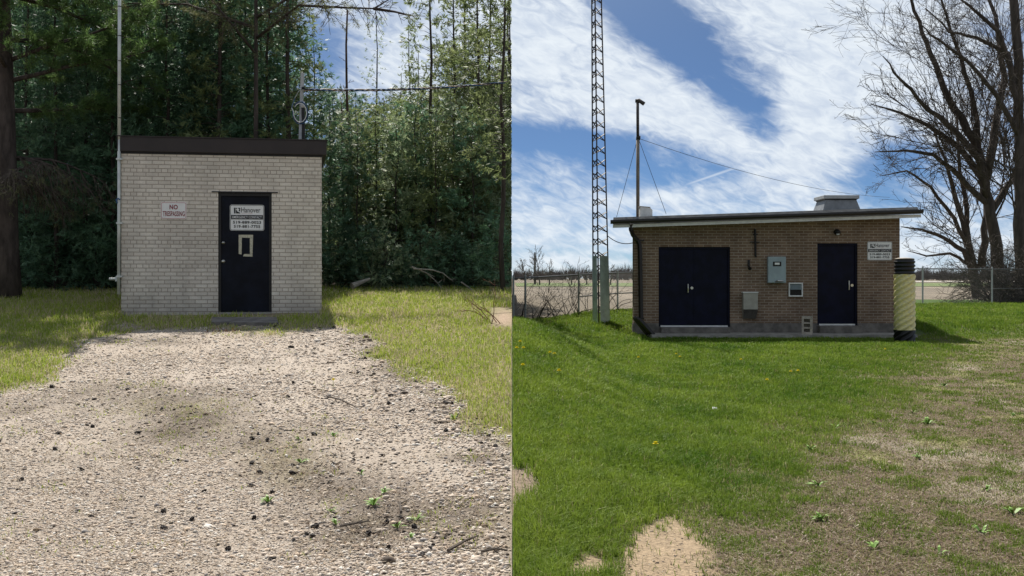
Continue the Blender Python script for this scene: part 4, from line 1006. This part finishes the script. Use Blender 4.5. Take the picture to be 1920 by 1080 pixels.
# ------------------------------------------------------------------ conifers
def rand_dirs(r, n):
    v = r.normal(size=(n, 3)); return v / np.linalg.norm(v, axis=1, keepdims=True)
def leaf_quads(P, A, Nn, L, w):
    """diamond leaves: base P, axis A, plane normal Nn"""
    B = np.cross(A, Nn); B /= np.linalg.norm(B, axis=1, keepdims=True) + 1e-9
    v = np.stack([P, P + A * (L * .5)[:, None] + B * (w / 2)[:, None], P + A * L[:, None], P + A * (L * .5)[:, None] - B * (w / 2)[:, None]], 1)
    return v
def cedar(seed, H=8., Rm=1.15, nb=170, per=15, fill=.35, bare=.03, gap=.0, lsize=1., point=1., droop=.25):
    r = np.random.default_rng(seed); tw_ = []; Q = []
    for i in range(nb):
        t_ = bare + (1 - bare) * (i + r.random()) / nb; t_ = min(t_, .995)
        if r.random() < gap * (1 if (int(t_ * 9) + seed) % 3 else 1.6): continue
        rad = Rm * (1 - t_) ** (.62 * point) * min(1, .55 + t_ * 3) * r.uniform(.55, 1.15) + .10
        a = r.uniform(0, 6.283); up = r.uniform(-.05, .55)
        n = max(3, int(per * rad / Rm)); s = fill + (1 - fill) * r.random(n) ** .8
        base = np.array([0, 0, t_ * H]); d = np.array([math.cos(a), math.sin(a), up])
        pts = base + d[None] * (s * rad)[:, None] + np.stack([r.normal(0, .10, n), r.normal(0, .10, n), -droop * (s * rad) ** 2 + r.normal(0, .07, n)], -1)
        if i % 3 == 0 or gap > .2: tw_.append((base, base + d * rad * .55 + np.array([0, 0, -droop * (rad * .5) ** 2]), .012 * (1.4 - t_)))
        ax = d[None] * .8 + r.normal(0, .45, (n, 3)) + np.array([0, 0, -.25]); ax /= np.linalg.norm(ax, axis=1, keepdims=True)
        nm = rand_dirs(r, n) * .75 + np.array([0, 0, .7]); 
        for k in range(9):
            ph = (k - 4) / 4 * 1.1 + r.normal(0, .15, n); b = np.cross(ax, nm); b /= np.linalg.norm(b, axis=1, keepdims=True)
            dd = ax * np.cos(ph)[:, None] + b * np.sin(ph)[:, None]
            off = ax * (r.random(n) * .10 * lsize)[:, None]
            Q.append(leaf_quads(pts + off, dd, nm + r.normal(0, .25, (n, 3)), r.uniform(.07, .17, n) * lsize, r.uniform(.016, .036, n) * lsize))
    Q = np.concatenate(Q, 0)
    mb = MB(); rr = random.Random(seed); q = [Vector((rr.gauss(0, .03), rr.gauss(0, .03), H * k / 8)) for k in range(9)]; q[0] = Vector((0, 0, -.2))
    mb.tube(q, [.055 * (1 - .9 * k / 8) * H / 8 + .004 for k in range(9)], 7)
    for a, b, r_ in tw_: mb.tube([a, (a + b) / 2 + np.array([0, 0, .03]), b], [r_, r_ * .7, r_ * .35], 4, False)
    return dict(H=H, Q=Q, mb=mb, R=Rm + .4)
def needles(r, P, D, nper, L, w):
    n = len(P); P = np.repeat(P, nper, 0); D = np.repeat(D, nper, 0); m = len(P)
    d = D * .75 + r.normal(0, .55, (m, 3)); d /= np.linalg.norm(d, axis=1, keepdims=True)
    return leaf_quads(P + r.normal(0, .025, (m, 3)), d, r.normal(size=(m, 3)), r.uniform(.6, 1.2, m) * L, np.full(m, w))
PROTO = {}
PROTO['dense_a'] = cedar(101, 8.5, 1.25, 200, 17)
PROTO['dense_b'] = cedar(102, 8.5, 1.05, 190, 16, point=.9)
PROTO['dense_c'] = cedar(103, 7.5, 1.35, 180, 18, droop=.35)
PROTO['tall'] = cedar(104, 9.5, 1.0, 170, 13, .35, .2, .25)
PROTO['sparse_a'] = cedar(105, 9., 1.05, 150, 11, .3, .2, .34, 1.05, .75)
PROTO['sparse_b'] = cedar(106, 9., .95, 145, 11, .3, .25, .32, 1.05, .7)
PROTO['young_a'] = cedar(107, 4.2, 1.15, 120, 15, .3, .02)
PROTO['young_b'] = cedar(108, 4.2, .95, 105, 14, .3, .02, .1)
PROTO['low'] = cedar(109, 1.6, .8, 60, 11, .25, .02, .1, .95)
PROTO['spindly'] = cedar(110, 8., .85, 120, 6, .25, .3, .2, .55)
MESH = {}
def place(kind, name, label, cat, px, Y, H, leafm, bark='cedar_bark', group=None, rot=None, wide=1.):
    p = PROTO[kind]; x = (px - CX) / F * Y; z0 = float(zl(x, Y)) - .03; k = H / p['H']; rot = random.uniform(0, 6.28) if rot is None else rot
    o = thing(name, label, cat, (x, Y, z0), 0, group)
    ca, sa_ = math.cos(rot), math.sin(rot)
    key = (kind, leafm)
    if key not in MESH:
        q = p['Q']; cr = fast_mesh('crown', q.reshape(-1, 3), np.arange(len(q) * 4).reshape(-1, 4), leafm, None, False)
        tr = p['mb'].build('trunk', bark, None, smooth=True); MESH[key] = (cr.data, tr.data); bpy.data.objects.remove(cr); bpy.data.objects.remove(tr)
    cm, tm = MESH[key]; kx = k * wide if H > 3 else k
    if x + p['R'] * kx > -.03:
        q = p['Q']; wx = x + (q[..., 0] * ca - q[..., 1] * sa_) * kx; ok = wx.max(1) < -.003; q = q[ok]
        cr = fast_mesh('crown', q.reshape(-1, 3), np.arange(len(q) * 4).reshape(-1, 4), leafm, None, False, parent=o)
        tv = MB(); tv.v = p['mb'].v; xs = np.array([v[0] * ca - v[1] * sa_ for v in tv.v]) * kx + x
        tv.f = [f for f in p['mb'].f if max(xs[i] for i in f) < -.015]; tr = tv.build('trunk', bark, o, smooth=True)
    else:
        cr = bpy.data.objects.new('crown', cm); tr = bpy.data.objects.new('trunk', tm)
        for q_ in (cr, tr): C.objects.link(q_); q_.parent = o
    for q_ in (cr, tr): q_.scale = (kx, kx, k); q_.rotation_euler = (0, 0, rot)
    return o
random.seed(21)
G1 = 'dark cedars behind the hut'; G2 = 'cedars at the forest edge right of the hut'; L1 = 'dense dark green cedar in the forest wall behind and left of the hut'
# dense wall left of and behind the hut
for i, (px, Y, H) in enumerate(((52, 24.2, 8.4), (105, 23.6, 7.6), (160, 24.4, 8.6), (212, 23.8, 8.2), (262, 24.6, 8.8), (312, 23.9, 8.3), (362, 24.7, 8.8), (412, 24.0, 8.4), (462, 24.6, 8.9), (506, 23.9, 8.5), (540, 24.3, 7.4))):
    place(('dense_a', 'dense_b', 'dense_c')[i % 3], 'cedar', L1, 'tree', px, Y, H, 'cedar_leaf', group=G1)
for i, px in enumerate(range(-60, 530, 50)):
    place(('dense_b', 'tall', 'dense_a')[i % 3], 'cedar', L1, 'tree', px + random.uniform(-14, 14), random.uniform(26.4, 28.2), random.uniform(9, 10.5), 'cedar_leaf', group=G1)
for i, px in enumerate(range(-80, 530, 56)):
    place(('dense_c', 'dense_a')[i % 2], 'cedar', L1, 'tree', px + random.uniform(-14, 14), random.uniform(30, 33), random.uniform(9.5, 12), 'cedar_leaf', group=G1)
place('dense_a', 'cedar', 'dark cedar right of the service mast, its rounded top against the sky', 'tree', 588, 24.6, 5.9, 'cedar_leaf')
place('dense_c', 'cedar', 'short dark cedar against the right wall of the beige hut', 'tree', 618, 25.0, 4.7, 'cedar_leaf')
# forest edge right of the hut
L2 = 'bushy grey green young cedar at the forest edge right of the hut'
for i, (px, Y, H) in enumerate(((640, 26.2, 4.3), (672, 25.6, 3.9), (705, 26.4, 4.5), (742, 25.8, 4.2), (778, 26.5, 4.6), (815, 25.7, 4.1), (850, 26.3, 4.7), (885, 25.6, 4.2), (915, 26.4, 4.8), (945, 25.8, 4.4), (660, 28., 4.6), (722, 28.4, 5.), (790, 28.2, 5.2), (860, 28.3, 5.3), (925, 28.5, 5.4), (957, 27.2, 4.9), (953, 30.5, 6.2))):
    place(('young_a', 'young_b')[i % 2], 'cedar', L2, 'tree', px, Y, H, ('silver_leaf', 'olive_cedar_leaf', 'cedar_leaf')[(i * 2) % 3 if i < 10 else 1], group=G2)
L3 = 'tall sparse cedar with visible trunk rising above the forest edge'
for i, (px, Y, H, k) in enumerate(((806, 27.2, 9.2, 'sparse_a'), (895, 28.5, 9.4, 'sparse_b'), (944, 23.2, 8.4, 'sparse_b'), (752, 30.5, 6.0, 'sparse_b'), (850, 31., 9.6, 'sparse_a'), (920, 31., 10., 'sparse_a'), (870, 33., 10.5, 'sparse_b'), (785, 32.5, 7.0, 'sparse_a'), (955, 29.5, 9.8, 'sparse_a'), (953, 33, 10.5, 'tall'))):
    lab = {0: 'tall sparse cedar with a straight dark trunk in the middle right of the forest edge', 2: 'slim sparse cedar at the right end of the forest holding the cable', 3: 'thin sparse cedar right of the bare sky gap'}.get(i, L3)
    place(k, 'cedar', lab, 'tree', px, Y, H, 'olive_cedar_leaf', group='tall cedars at the forest edge' if lab == L3 else None)
# back rows right: close the lower half
for i, px in enumerate(range(625, 965, 42)):
    place(('young_a', 'dense_c')[i % 2], 'cedar', 'shaded cedar deep in the forest behind the bushy edge', 'tree', px, random.uniform(30, 34), random.uniform(5.2, 6.0), 'cedar_leaf', group='cedars deep in the forest')
for i, px in enumerate(range(620, 965, 38)):
    place(('dense_b', 'dense_a')[i % 2], 'cedar', 'shaded cedar deep in the forest behind the bushy edge', 'tree', px, random.uniform(36, 39), random.uniform(5.8, 6.6) if px < 790 else random.uniform(6.5, 8.), 'olive_cedar_leaf', group='cedars deep in the forest')
for i, px in enumerate(range(-90, 530, 62)):
    place(('dense_b', 'dense_a')[i % 2], 'cedar', L1, 'tree', px, random.uniform(35, 38), random.uniform(11.5, 13.5), 'cedar_leaf', group=G1)
for i, px in enumerate(range(-80, 520, 44)):
    place(('dense_a', 'dense_b', 'dense_c')[i % 3], 'cedar', L1, 'tree', px, random.uniform(41, 46), random.uniform(13, 15.5), 'cedar_leaf', group=G1, wide=.85)
for i, px in enumerate(range(640, 960, 34)):
    place(('dense_a', 'dense_c')[i % 2], 'cedar', 'shaded cedar deep in the forest behind the bushy edge', 'tree', px, random.uniform(41, 46), random.uniform(6.6, 7.2) if px < 780 else random.uniform(7.5, 10.), 'olive_cedar_leaf', group='cedars deep in the forest')
place('spindly', 'bare_conifer', 'pale nearly leafless conifer with a thin pointed top in the sky gap', 'tree', 706, 33., 8.2, 'silver_leaf')
place('spindly', 'bare_conifer', 'thin nearly leafless conifer right of the pale pointed one', 'tree', 768, 34., 8., 'silver_leaf')
place('tall', 'cedar', 'dark cedar with a long straight trunk above the right half of the hut roof', 'tree', 541, 23.4, 9.8, 'olive_cedar_leaf')
place('tall', 'cedar', 'dark cedar with a straight bare trunk above the middle of the hut roof', 'tree', 411, 23.3, 9.8, 'olive_cedar_leaf')
# low growth along the wood's foot
L4 = 'low cedar sapling at the foot of the forest'
for i, px in enumerate(list(range(30, 215, 36)) + list(range(640, 960, 30))):
    place('low', 'sapling', L4, 'sapling', px + random.uniform(-8, 8), random.uniform(23.6, 24.4) if px < 300 else random.uniform(24.0, 24.9), random.uniform(.9, 1.7), 'cedar_leaf' if px < 300 or i % 3 else 'silver_leaf', group='saplings at the foot of the forest')
# snags
def snag(label, px, Y, y0, y1, r, seed):
    rr = random.Random(seed); a = Vector(W3(px, y0, Y)); a.z = float(zl(a.x, Y)) - .1; b = Vector(W3(px - 1, y1, Y)); o = thing('dead_tree', label, 'dead tree', a)
    q = [a.lerp(b, k / 8) + Vector((rr.gauss(0, .02), 0, 0)) for k in range(9)]
    MB().tube(q, [r * (1 - .6 * k / 8) for k in range(9)], 7).build('trunk', 'snag_bark', o, origin=a, smooth=True)
    mb = MB(); sprout(mb, q[3:], r * .3, .006, 0, [(3., .10, 70, .02, 3), (3., .3, 40, 0, 3)], rr)
    mb.build('branch', 'snag_bark', o, origin=a)
snag('tall thin dead reddish trunk standing alone in the sky gap', 652, 27., 300, 18, .055, 1)
snag('short broken dead stub beside the thin dead trunk', 643, 27., 300, 194, .05, 2)
# big pine at the left edge
def pine():
    Y = 21.3; rr = random.Random(77); r = np.random.default_rng(77)
    b = Vector(W3(14, 540, Y)); b.z = float(zl(b.x, Y)) - .1
    o = thing('pine', 'big pine with thick dark trunk and drooping twigs at the left edge', 'tree', b)
    q = [b + Vector((-.0 - .012 * k * k * .3, .0, 11. * k / 10)) for k in range(11)]
    MB().tube(q, [.23 * (1 - .06 * k) + (.06 if k == 0 else 0) for k in range(11)], 14).build('trunk', 'pine_bark', o, origin=b, smooth=True)
    lb = MB(); tw = MB(); NP, ND, OP, OD = [], [], [], []
    def limb(z_, a, L, up, live, rad, droop):
        p = b + Vector((0, 0, z_)); d = Vector((math.cos(a), math.sin(a), up))
        pts = wander(p, d, L, 7, -droop, .10, rr); lb.tube(pts, [rad * (1 - .8 * j / 7) for j in range(8)], 6)
        for i in range(1, 8):
            for k in range(3 if live else 4):
                bd = (pts[i] - pts[i - 1]).normalized(); side = Vector((-bd.y, bd.x, 0)) * rr.choice((-1, 1))
                dv = bd * .6 + side * rr.uniform(.3, 1.1) + Vector((0, 0, rr.uniform(-.2, .4) if live else rr.uniform(-1.1, -.1)))
                s = wander(pts[i], dv, rr.uniform(.35, .9), 4, .05 if live else -.16, .18, rr)
                tw.tube(s, [.011, .009, .007, .005, .004], 3, False)
                for e in range(3):
                    s2 = wander(s[rr.randint(1, 3)], dv + Vector((rr.gauss(0, .6), rr.gauss(0, .6), rr.gauss(0, .4))), rr.uniform(.15, .4), 3, .05 if live else -.2, .25, rr)
                    tw.tube(s2, [.006, .005, .004, .003], 3, False)
                    if live:
                        for z in (s2[-1], s2[1], s[-1], s[2]): NP.append(z); ND.append((s2[-1] - s2[0]).normalized())
                    elif rr.random() < .28: OP.append(s2[-1]); OD.append((s2[-1] - s2[0]).normalized())
    for i in range(15):
        limb(rr.uniform(3.7, 7.0), rr.uniform(-2.2, 1.2), rr.uniform(2., 3.8), rr.uniform(.0, .45), True, .055, .03)
    for i in range(8):
        limb(rr.uniform(2.0, 4.3), rr.uniform(-2.2, 1.0), rr.uniform(1.0, 2.2), rr.uniform(.0, .25), False, .035, .07)
    for i in range(9): limb(rr.uniform(7., 10.5), rr.uniform(0, 6.28), rr.uniform(1.5, 3.), .2, True, .05, .02)
    lb.build('limb', 'pine_bark', o, origin=b, smooth=True); tw.build('twigs', 'grey_twig', o, origin=b)
    Q = needles(r, np.array(NP), np.array(ND), 30, .14, .010); fast_mesh('crown', Q.reshape(-1, 3) - np.array(b), np.arange(len(Q) * 4).reshape(-1, 4), 'pine_needle', parent=o)
    Q = needles(r, np.array(OP), np.array(OD), 18, .10, .007); fast_mesh('sparse_needles', Q.reshape(-1, 3) - np.array(b), np.arange(len(Q) * 4).reshape(-1, 4), 'olive_needle', parent=o)
pine()
# pine behind the hut whose limb hangs into the gap at the top
def limb_pine():
    Y = 22.6; rr = random.Random(5); r = np.random.default_rng(5)
    b = Vector(W3(480, 540, Y)); b.z = float(zl(b.x, Y)) - .1
    o = thing('pine', 'pine behind the hut reaching a half bare limb across the sky gap at the top', 'tree', b)
    q = [b + Vector((0, 0, 9.5 * k / 8)) for k in range(9)]; MB().tube(q, [.065 * (1 - .08 * k) for k in range(9)], 9).build('trunk', 'pine_bark', o, origin=b, smooth=True)
    lb = MB(); tw = MB(); NP, ND = [], []
    for pl in ([(480, 60), (560, 10), (640, 14), (700, 16), (728, 0)], [(480, 20), (560, -15), (650, -12), (720, -4)], [(700, 16), (740, 22), (775, 30)], [(480, 90), (430, 40), (390, -10)], [(480, 40), (350, 8), (240, 6)]):
        pts = [Vector(W3(x, y, Y - .6)) for x, y in pl]; pts[0] = b + Vector((0, 0, max(.3, pts[0].z - b.z))) if pl[0][0] == 480 else pts[0]
        lb.tube(pts, [.035 - .025 * k / (len(pts) - 1) for k in range(len(pts))], 6)
        for a, c in zip(pts[:-1], pts[1:]):
            for k in range(int((c - a).length * 14) + 1):
                p = a.lerp(c, rr.random()); dv = (c - a).normalized() * .7 + Vector((rr.gauss(0, .5), rr.gauss(0, .5), rr.gauss(-.35, .4)))
                s = wander(p, dv, rr.uniform(.25, .75), 4, -.03, .25, rr); tw.tube(s, [.009, .007, .006, .005, .004], 3, False)
                s2 = wander(s[2], dv + Vector((rr.gauss(0, .8), rr.gauss(0, .8), rr.gauss(0, .5))), rr.uniform(.15, .35), 3, 0, .25, rr); tw.tube(s2, [.006, .005, .004, .003], 3, False)
                if p.x < -3.6 and rr.random() < .75 or rr.random() < .2:
                    for z in (s2[-1], s[-1], s[3]): NP.append(z); ND.append((s[-1] - s[2]).normalized())
    lb.build('limb', 'pine_bark', o, origin=b, smooth=True); tw.build('twigs', 'grey_twig', o, origin=b)
    Q = needles(r, np.array(NP), np.array(ND), 22, .10, .008); fast_mesh('crown', Q.reshape(-1, 3) - np.array(b), np.arange(len(Q) * 4).reshape(-1, 4), 'olive_needle', parent=o)
limb_pine()
# deadfall at the forest foot
def stick(name, label, cat, pl, Y, r, material, seed, group=None, twigs=True):
    rr = random.Random(seed); pts = [Vector(W3(x, y, Y + .15 * i)) for i, (x, y) in enumerate(pl)]; mb = MB(); mb.tube(pts, [r * (1 - .55 * i / (len(pts) - 1)) for i in range(len(pts))], 7)
    if twigs: sprout(mb, pts, r * .4, .006, 0, [(3., .3, 50, 0, 3)], rr, lambda v: v.x > -.03)
    return tag(mb.build(name, material, origin=pts[0]), label, cat, group)
stick('log', 'short pale broken log lying at the forest foot right of the hut', 'log', [(660, 536), (675, 530), (693, 523)], 23.2, .07, 'dead_wood', 1, None, False)
for i, pl in enumerate(([(772, 500), (800, 512), (815, 525), (828, 540)], [(775, 504), (810, 506), (830, 512), (850, 528)], [(865, 529), (880, 540), (895, 548), (900, 556)])):
    stick('dead_branch', ('pale arching dead branch leaning at the middle of the forest foot', 'long pale dead branch lying sideways among the saplings', 'pale forked dead branch touching the grass at the right forest foot')[i], 'branch', pl, 23.1, .018, 'dead_wood', 10 + i)
b = hit(935, 606, True); shrub('dry_shrub', 'leafless reddish shrub at the right edge of the verge before the forest', (b[0] - .05, b[1], b[2]), 9, .7, -.02, .8, 'red_twig', 91, lambda v: v.x > -.01, None, .008)
for i, px in enumerate((405, 412, 420, 428)):
    b = hit(px, 622, True); shrub('dry_weed', 'short dry reddish weed tuft on the gravel before the hut door', b, 9, .13, 0, .25, 'red_twig', 95 + i, None, 'dry weeds before the hut door', .005, ((12., .3, 30, .1, 3),))

# ------------------------------------------------------------------ small things on the ground
CONES = [(.463 * x, 580 + .463 * y) for x, y in ((219, 571), (92, 691), (560, 503), (658, 408), (717, 614), (776, 854), (665, 823), (663, 889), (925, 975), (240, 505), (375, 478), (592, 432), (517, 328), (209, 318), (330, 652), (371, 840), (60, 830), (1020, 527), (1018, 628), (1020, 717), (828, 740), (1030, 850))]
CONES += [(480 + .463 * x, 580 + .463 * y) for x, y in ((150, 156), (136, 156), (201, 152), (420, 202), (441, 202), (413, 261), (122, 273), (150, 300), (128, 356), (670, 338), (742, 318), (752, 352), (545, 352), (487, 334), (533, 387), (725, 406), (633, 415), (773, 453), (571, 483), (795, 385), (849, 420), (857, 495), (770, 495), (917, 545), (970, 560), (1000, 595), (945, 515), (212, 530), (232, 510), (48, 535), (8, 507), (393, 614), (151, 632), (311, 630), (136, 660), (148, 668), (15, 665), (65, 745), (533, 866), (203, 912), (229, 925), (155, 938), (453, 913), (538, 970), (590, 850), (240, 885), (676, 1000), (718, 960), (735, 915), (565, 880), (68, 1015), (600, 905), (640, 890), (700, 975), (820, 435), (885, 495), (815, 205), (650, 230), (690, 250), (760, 190), (900, 250), (980, 330))]
def cone_mesh():
    mb = MB(); n, m = 10, 9
    prof = [(.004, -.030), (.016, -.026), (.021, -.015), (.022, -.004), (.019, .008), (.014, .019), (.007, .028), (.001, .032)]
    v = []; f = []
    for i, (r_, z_) in enumerate(prof):
        for k in range(n): a_ = 6.283 * (k + .5 * (i % 2)) / n; q = r_ * (1.25 if (k + i) % 2 else .8); v.append((q * math.cos(a_), z_, q * math.sin(a_) + .018))
    for i in range(len(prof) - 1):
        for k in range(n): f.append((i * n + k, i * n + (k + 1) % n, (i + 1) * n + (k + 1) % n, (i + 1) * n + k))
    f.append(tuple(range(n))); f.append(tuple((len(prof) - 1) * n + k for k in range(n))[::-1]); return mb.poly(v, f)
cone0 = None
for (px, py) in CONES:
    x, y, z = hit(px, py, True)
    on_grass = float(grass_left(np.array([x]), np.array([y]))[0]) > .5
    if cone0 is None: cone0 = cone_mesh().build('pine_cone', 'cone_brown'); o = cone0
    else: o = cone0.copy(); C.objects.link(o)
    o.location = (x, y, z - .001); o.rotation_euler = (random.uniform(-1.1, 1.1), random.uniform(-.4, .4), random.uniform(0, 6.28)); k = random.uniform(.42, .80) * (1 + max(0, y - 7) * .05); o.scale = (k * random.uniform(.75, 1.1), k * random.uniform(.9, 1.5), k * random.uniform(.6, 1.))
    tag(o, 'small dark pine cone lying in the verge grass right of the drive' if on_grass else 'small dark pine cone lying on the gravel drive', 'pine cone', 'pine cones in the verge' if on_grass else 'pine cones on the gravel')
for i, (pl, r_, lab) in enumerate((([(612, 746), (640, 755), (668, 767), (682, 768)], .010, 'thin straight twig on the middle of the gravel drive'), ([(637, 992), (665, 990), (692, 982)], .008, 'thin twig on the gravel near a dark cluster of cones'), ([(840, 1038), (870, 1024), (897, 1010)], .010, 'bent dark twig at the lower right of the gravel drive'), ([(752, 965), (750, 952), (762, 944)], .008, 'short curved twig between weeds on the drive'), ([(902, 1040), (930, 1038), (952, 1038)], .008, 'thin twig at the lower right corner of the gravel'))):
    pts = [Vector(hit(x, y, True)) + Vector((0, 0, .018 + .01 * (j % 2))) for j, (x, y) in enumerate(pl)]; mb = MB().tube(pts, [r_ * (1 - .2 * j) for j in range(len(pts))], 5); m_ = pts[1]
    mb.tube([m_, m_ + Vector((.05, .04, .015))], [r_ * .5, r_ * .3], 4); tag(mb.build('twig', 'grey_twig', origin=pts[0]), lab, 'twig')
# dandelions
def dandelion(px, py, left, label, size, group=None):
    x, y, z = hit(px, py, left); hgt = .07 * size; o = thing('dandelion', label, 'flower', (x, y, z), random.uniform(0, 6), group)
    MB().tube([(0, 0, 0), (.004, 0, hgt * .6), (0, 0, hgt)], .0028, 5).build('stem', 'weed_green', o)
    mb = MB(); n = 14
    for k in range(2):
        for i in range(n):
            a_ = 6.283 * (i + .5 * k) / n; r_ = .022 * size * (1 - .35 * k); ca, sa_ = math.cos(a_), math.sin(a_); wv = .004 * size
            mb.poly([(0, 0, hgt), (ca * r_ * .7 - sa_ * wv, sa_ * r_ * .7 + ca * wv, hgt + .010 * size * (k + .4)), (ca * r_, sa_ * r_, hgt + .008 * size * (1.6 * k + .3)), (ca * r_ * .7 + sa_ * wv, sa_ * r_ * .7 - ca * wv, hgt + .010 * size * (k + .4))], [(0, 3, 2, 1)])
    mb.tube([(0, 0, hgt - .004), (0, 0, hgt + .007 * size), (0, 0, hgt + .012 * size)], [.006 * size, .012 * size, .004 * size], 8); mb.build('flower_head', 'dandelion_yellow', o)
dandelion(1229, 852, False, 'single bright yellow dandelion nearest to the camera in the lawn', 1.25)
for (x, y) in ((512, 210), (190, 275), (46, 180), (20, 180), (33, 153), (154, 198), (172, 203), (44, 253), (665, 196), (680, 208), (927, 220), (1033, 307)): dandelion(960 + .463 * x, 583 + .463 * y, False, 'small yellow dandelion far back in the green lawn', 1.35, 'dandelions in the lawn')
for (x, y) in ((92, 271), (122, 268), (474, 175)): dandelion(1440 + .463 * x, 583 + .463 * y, False, 'small yellow dandelion far back in the green lawn', 1.35, 'dandelions in the lawn')
dandelion(625, 726, True, 'yellow dandelion on the gravel drive', 1.1)
def weed(px, py, left, size, label, group):
    x, y, z = hit(px, py, left); mb = MB(); rr = random.Random(int(px * 7 + py))
    size *= rr.uniform(.6, 1.15)
    for i in range(rr.randint(6, 13)):
        a_ = rr.uniform(0, 6.283); L = size * rr.uniform(.6, 1.1); up = rr.uniform(.35, 1.4); d = Vector((math.cos(a_), math.sin(a_), up)).normalized(); s_ = Vector((-math.sin(a_), math.cos(a_), 0)) * size * .10
        p = Vector((0, 0, 0)); m_ = d * L * .55; t_ = d * L + Vector((0, 0, -L * .25)); mb.poly([p - s_ * .3, p + s_ * .3, m_ + s_, t_, m_ - s_], [(0, 1, 2, 4), (4, 2, 3)])
    o = tag(mb.build('weed', 'weed_green'), label, 'weed', group); o.location = (x, y, z)
weed(503, 942, True, .12, 'bright green leafy weed on the lower middle of the gravel', None)
for (px, py, s_) in ((560, 824, .09), (563, 868, .08), (676, 890, .09), (625, 818, .08), (720, 925, .10), (700, 948, .10), (770, 1010, .09), (745, 990, .09), (780, 976, .09), (630, 985, .10), (620, 960, .09), (850, 785, .09), (885, 780, .09)): weed(px, py, True, s_, 'small green weed sprouting from the gravel drive', 'small weeds on the drive')
for (px, py, s_) in ((1540, 975, .12), (1535, 912, .11), (1565, 805, .12), (1520, 845, .10), (1640, 795, .10), (1740, 795, .12), (1710, 775, .10), (1770, 725, .10), (1720, 860, .09), (1900, 965, .14), (1850, 920, .10), (1840, 1000, .10), (1640, 1030, .10), (1760, 1040, .09), (1900, 780, .10)): weed(px, py, False, s_, 'green grass tuft on the dry bare part of the lawn', 'green tufts on the dry lawn')
x, y, z = hit(1340, 775, False); tag(MB().poly([(-.03, -.02, .03), (.025, -.015, .02), (.03, .02, .045), (-.02, .025, .05), (-.028, -.018, .024), (.027, -.013, .014), (.032, .022, .039), (-.018, .027, .044)], [(0, 1, 2, 3), (7, 6, 5, 4), (0, 4, 5, 1), (1, 5, 6, 2), (2, 6, 7, 3), (3, 7, 4, 0)]).build('paper_scrap', 'scrap_white', origin=(0, 0, 0)), 'white scrap of paper lying in the lawn', 'litter').location = (x, y, z + .02)
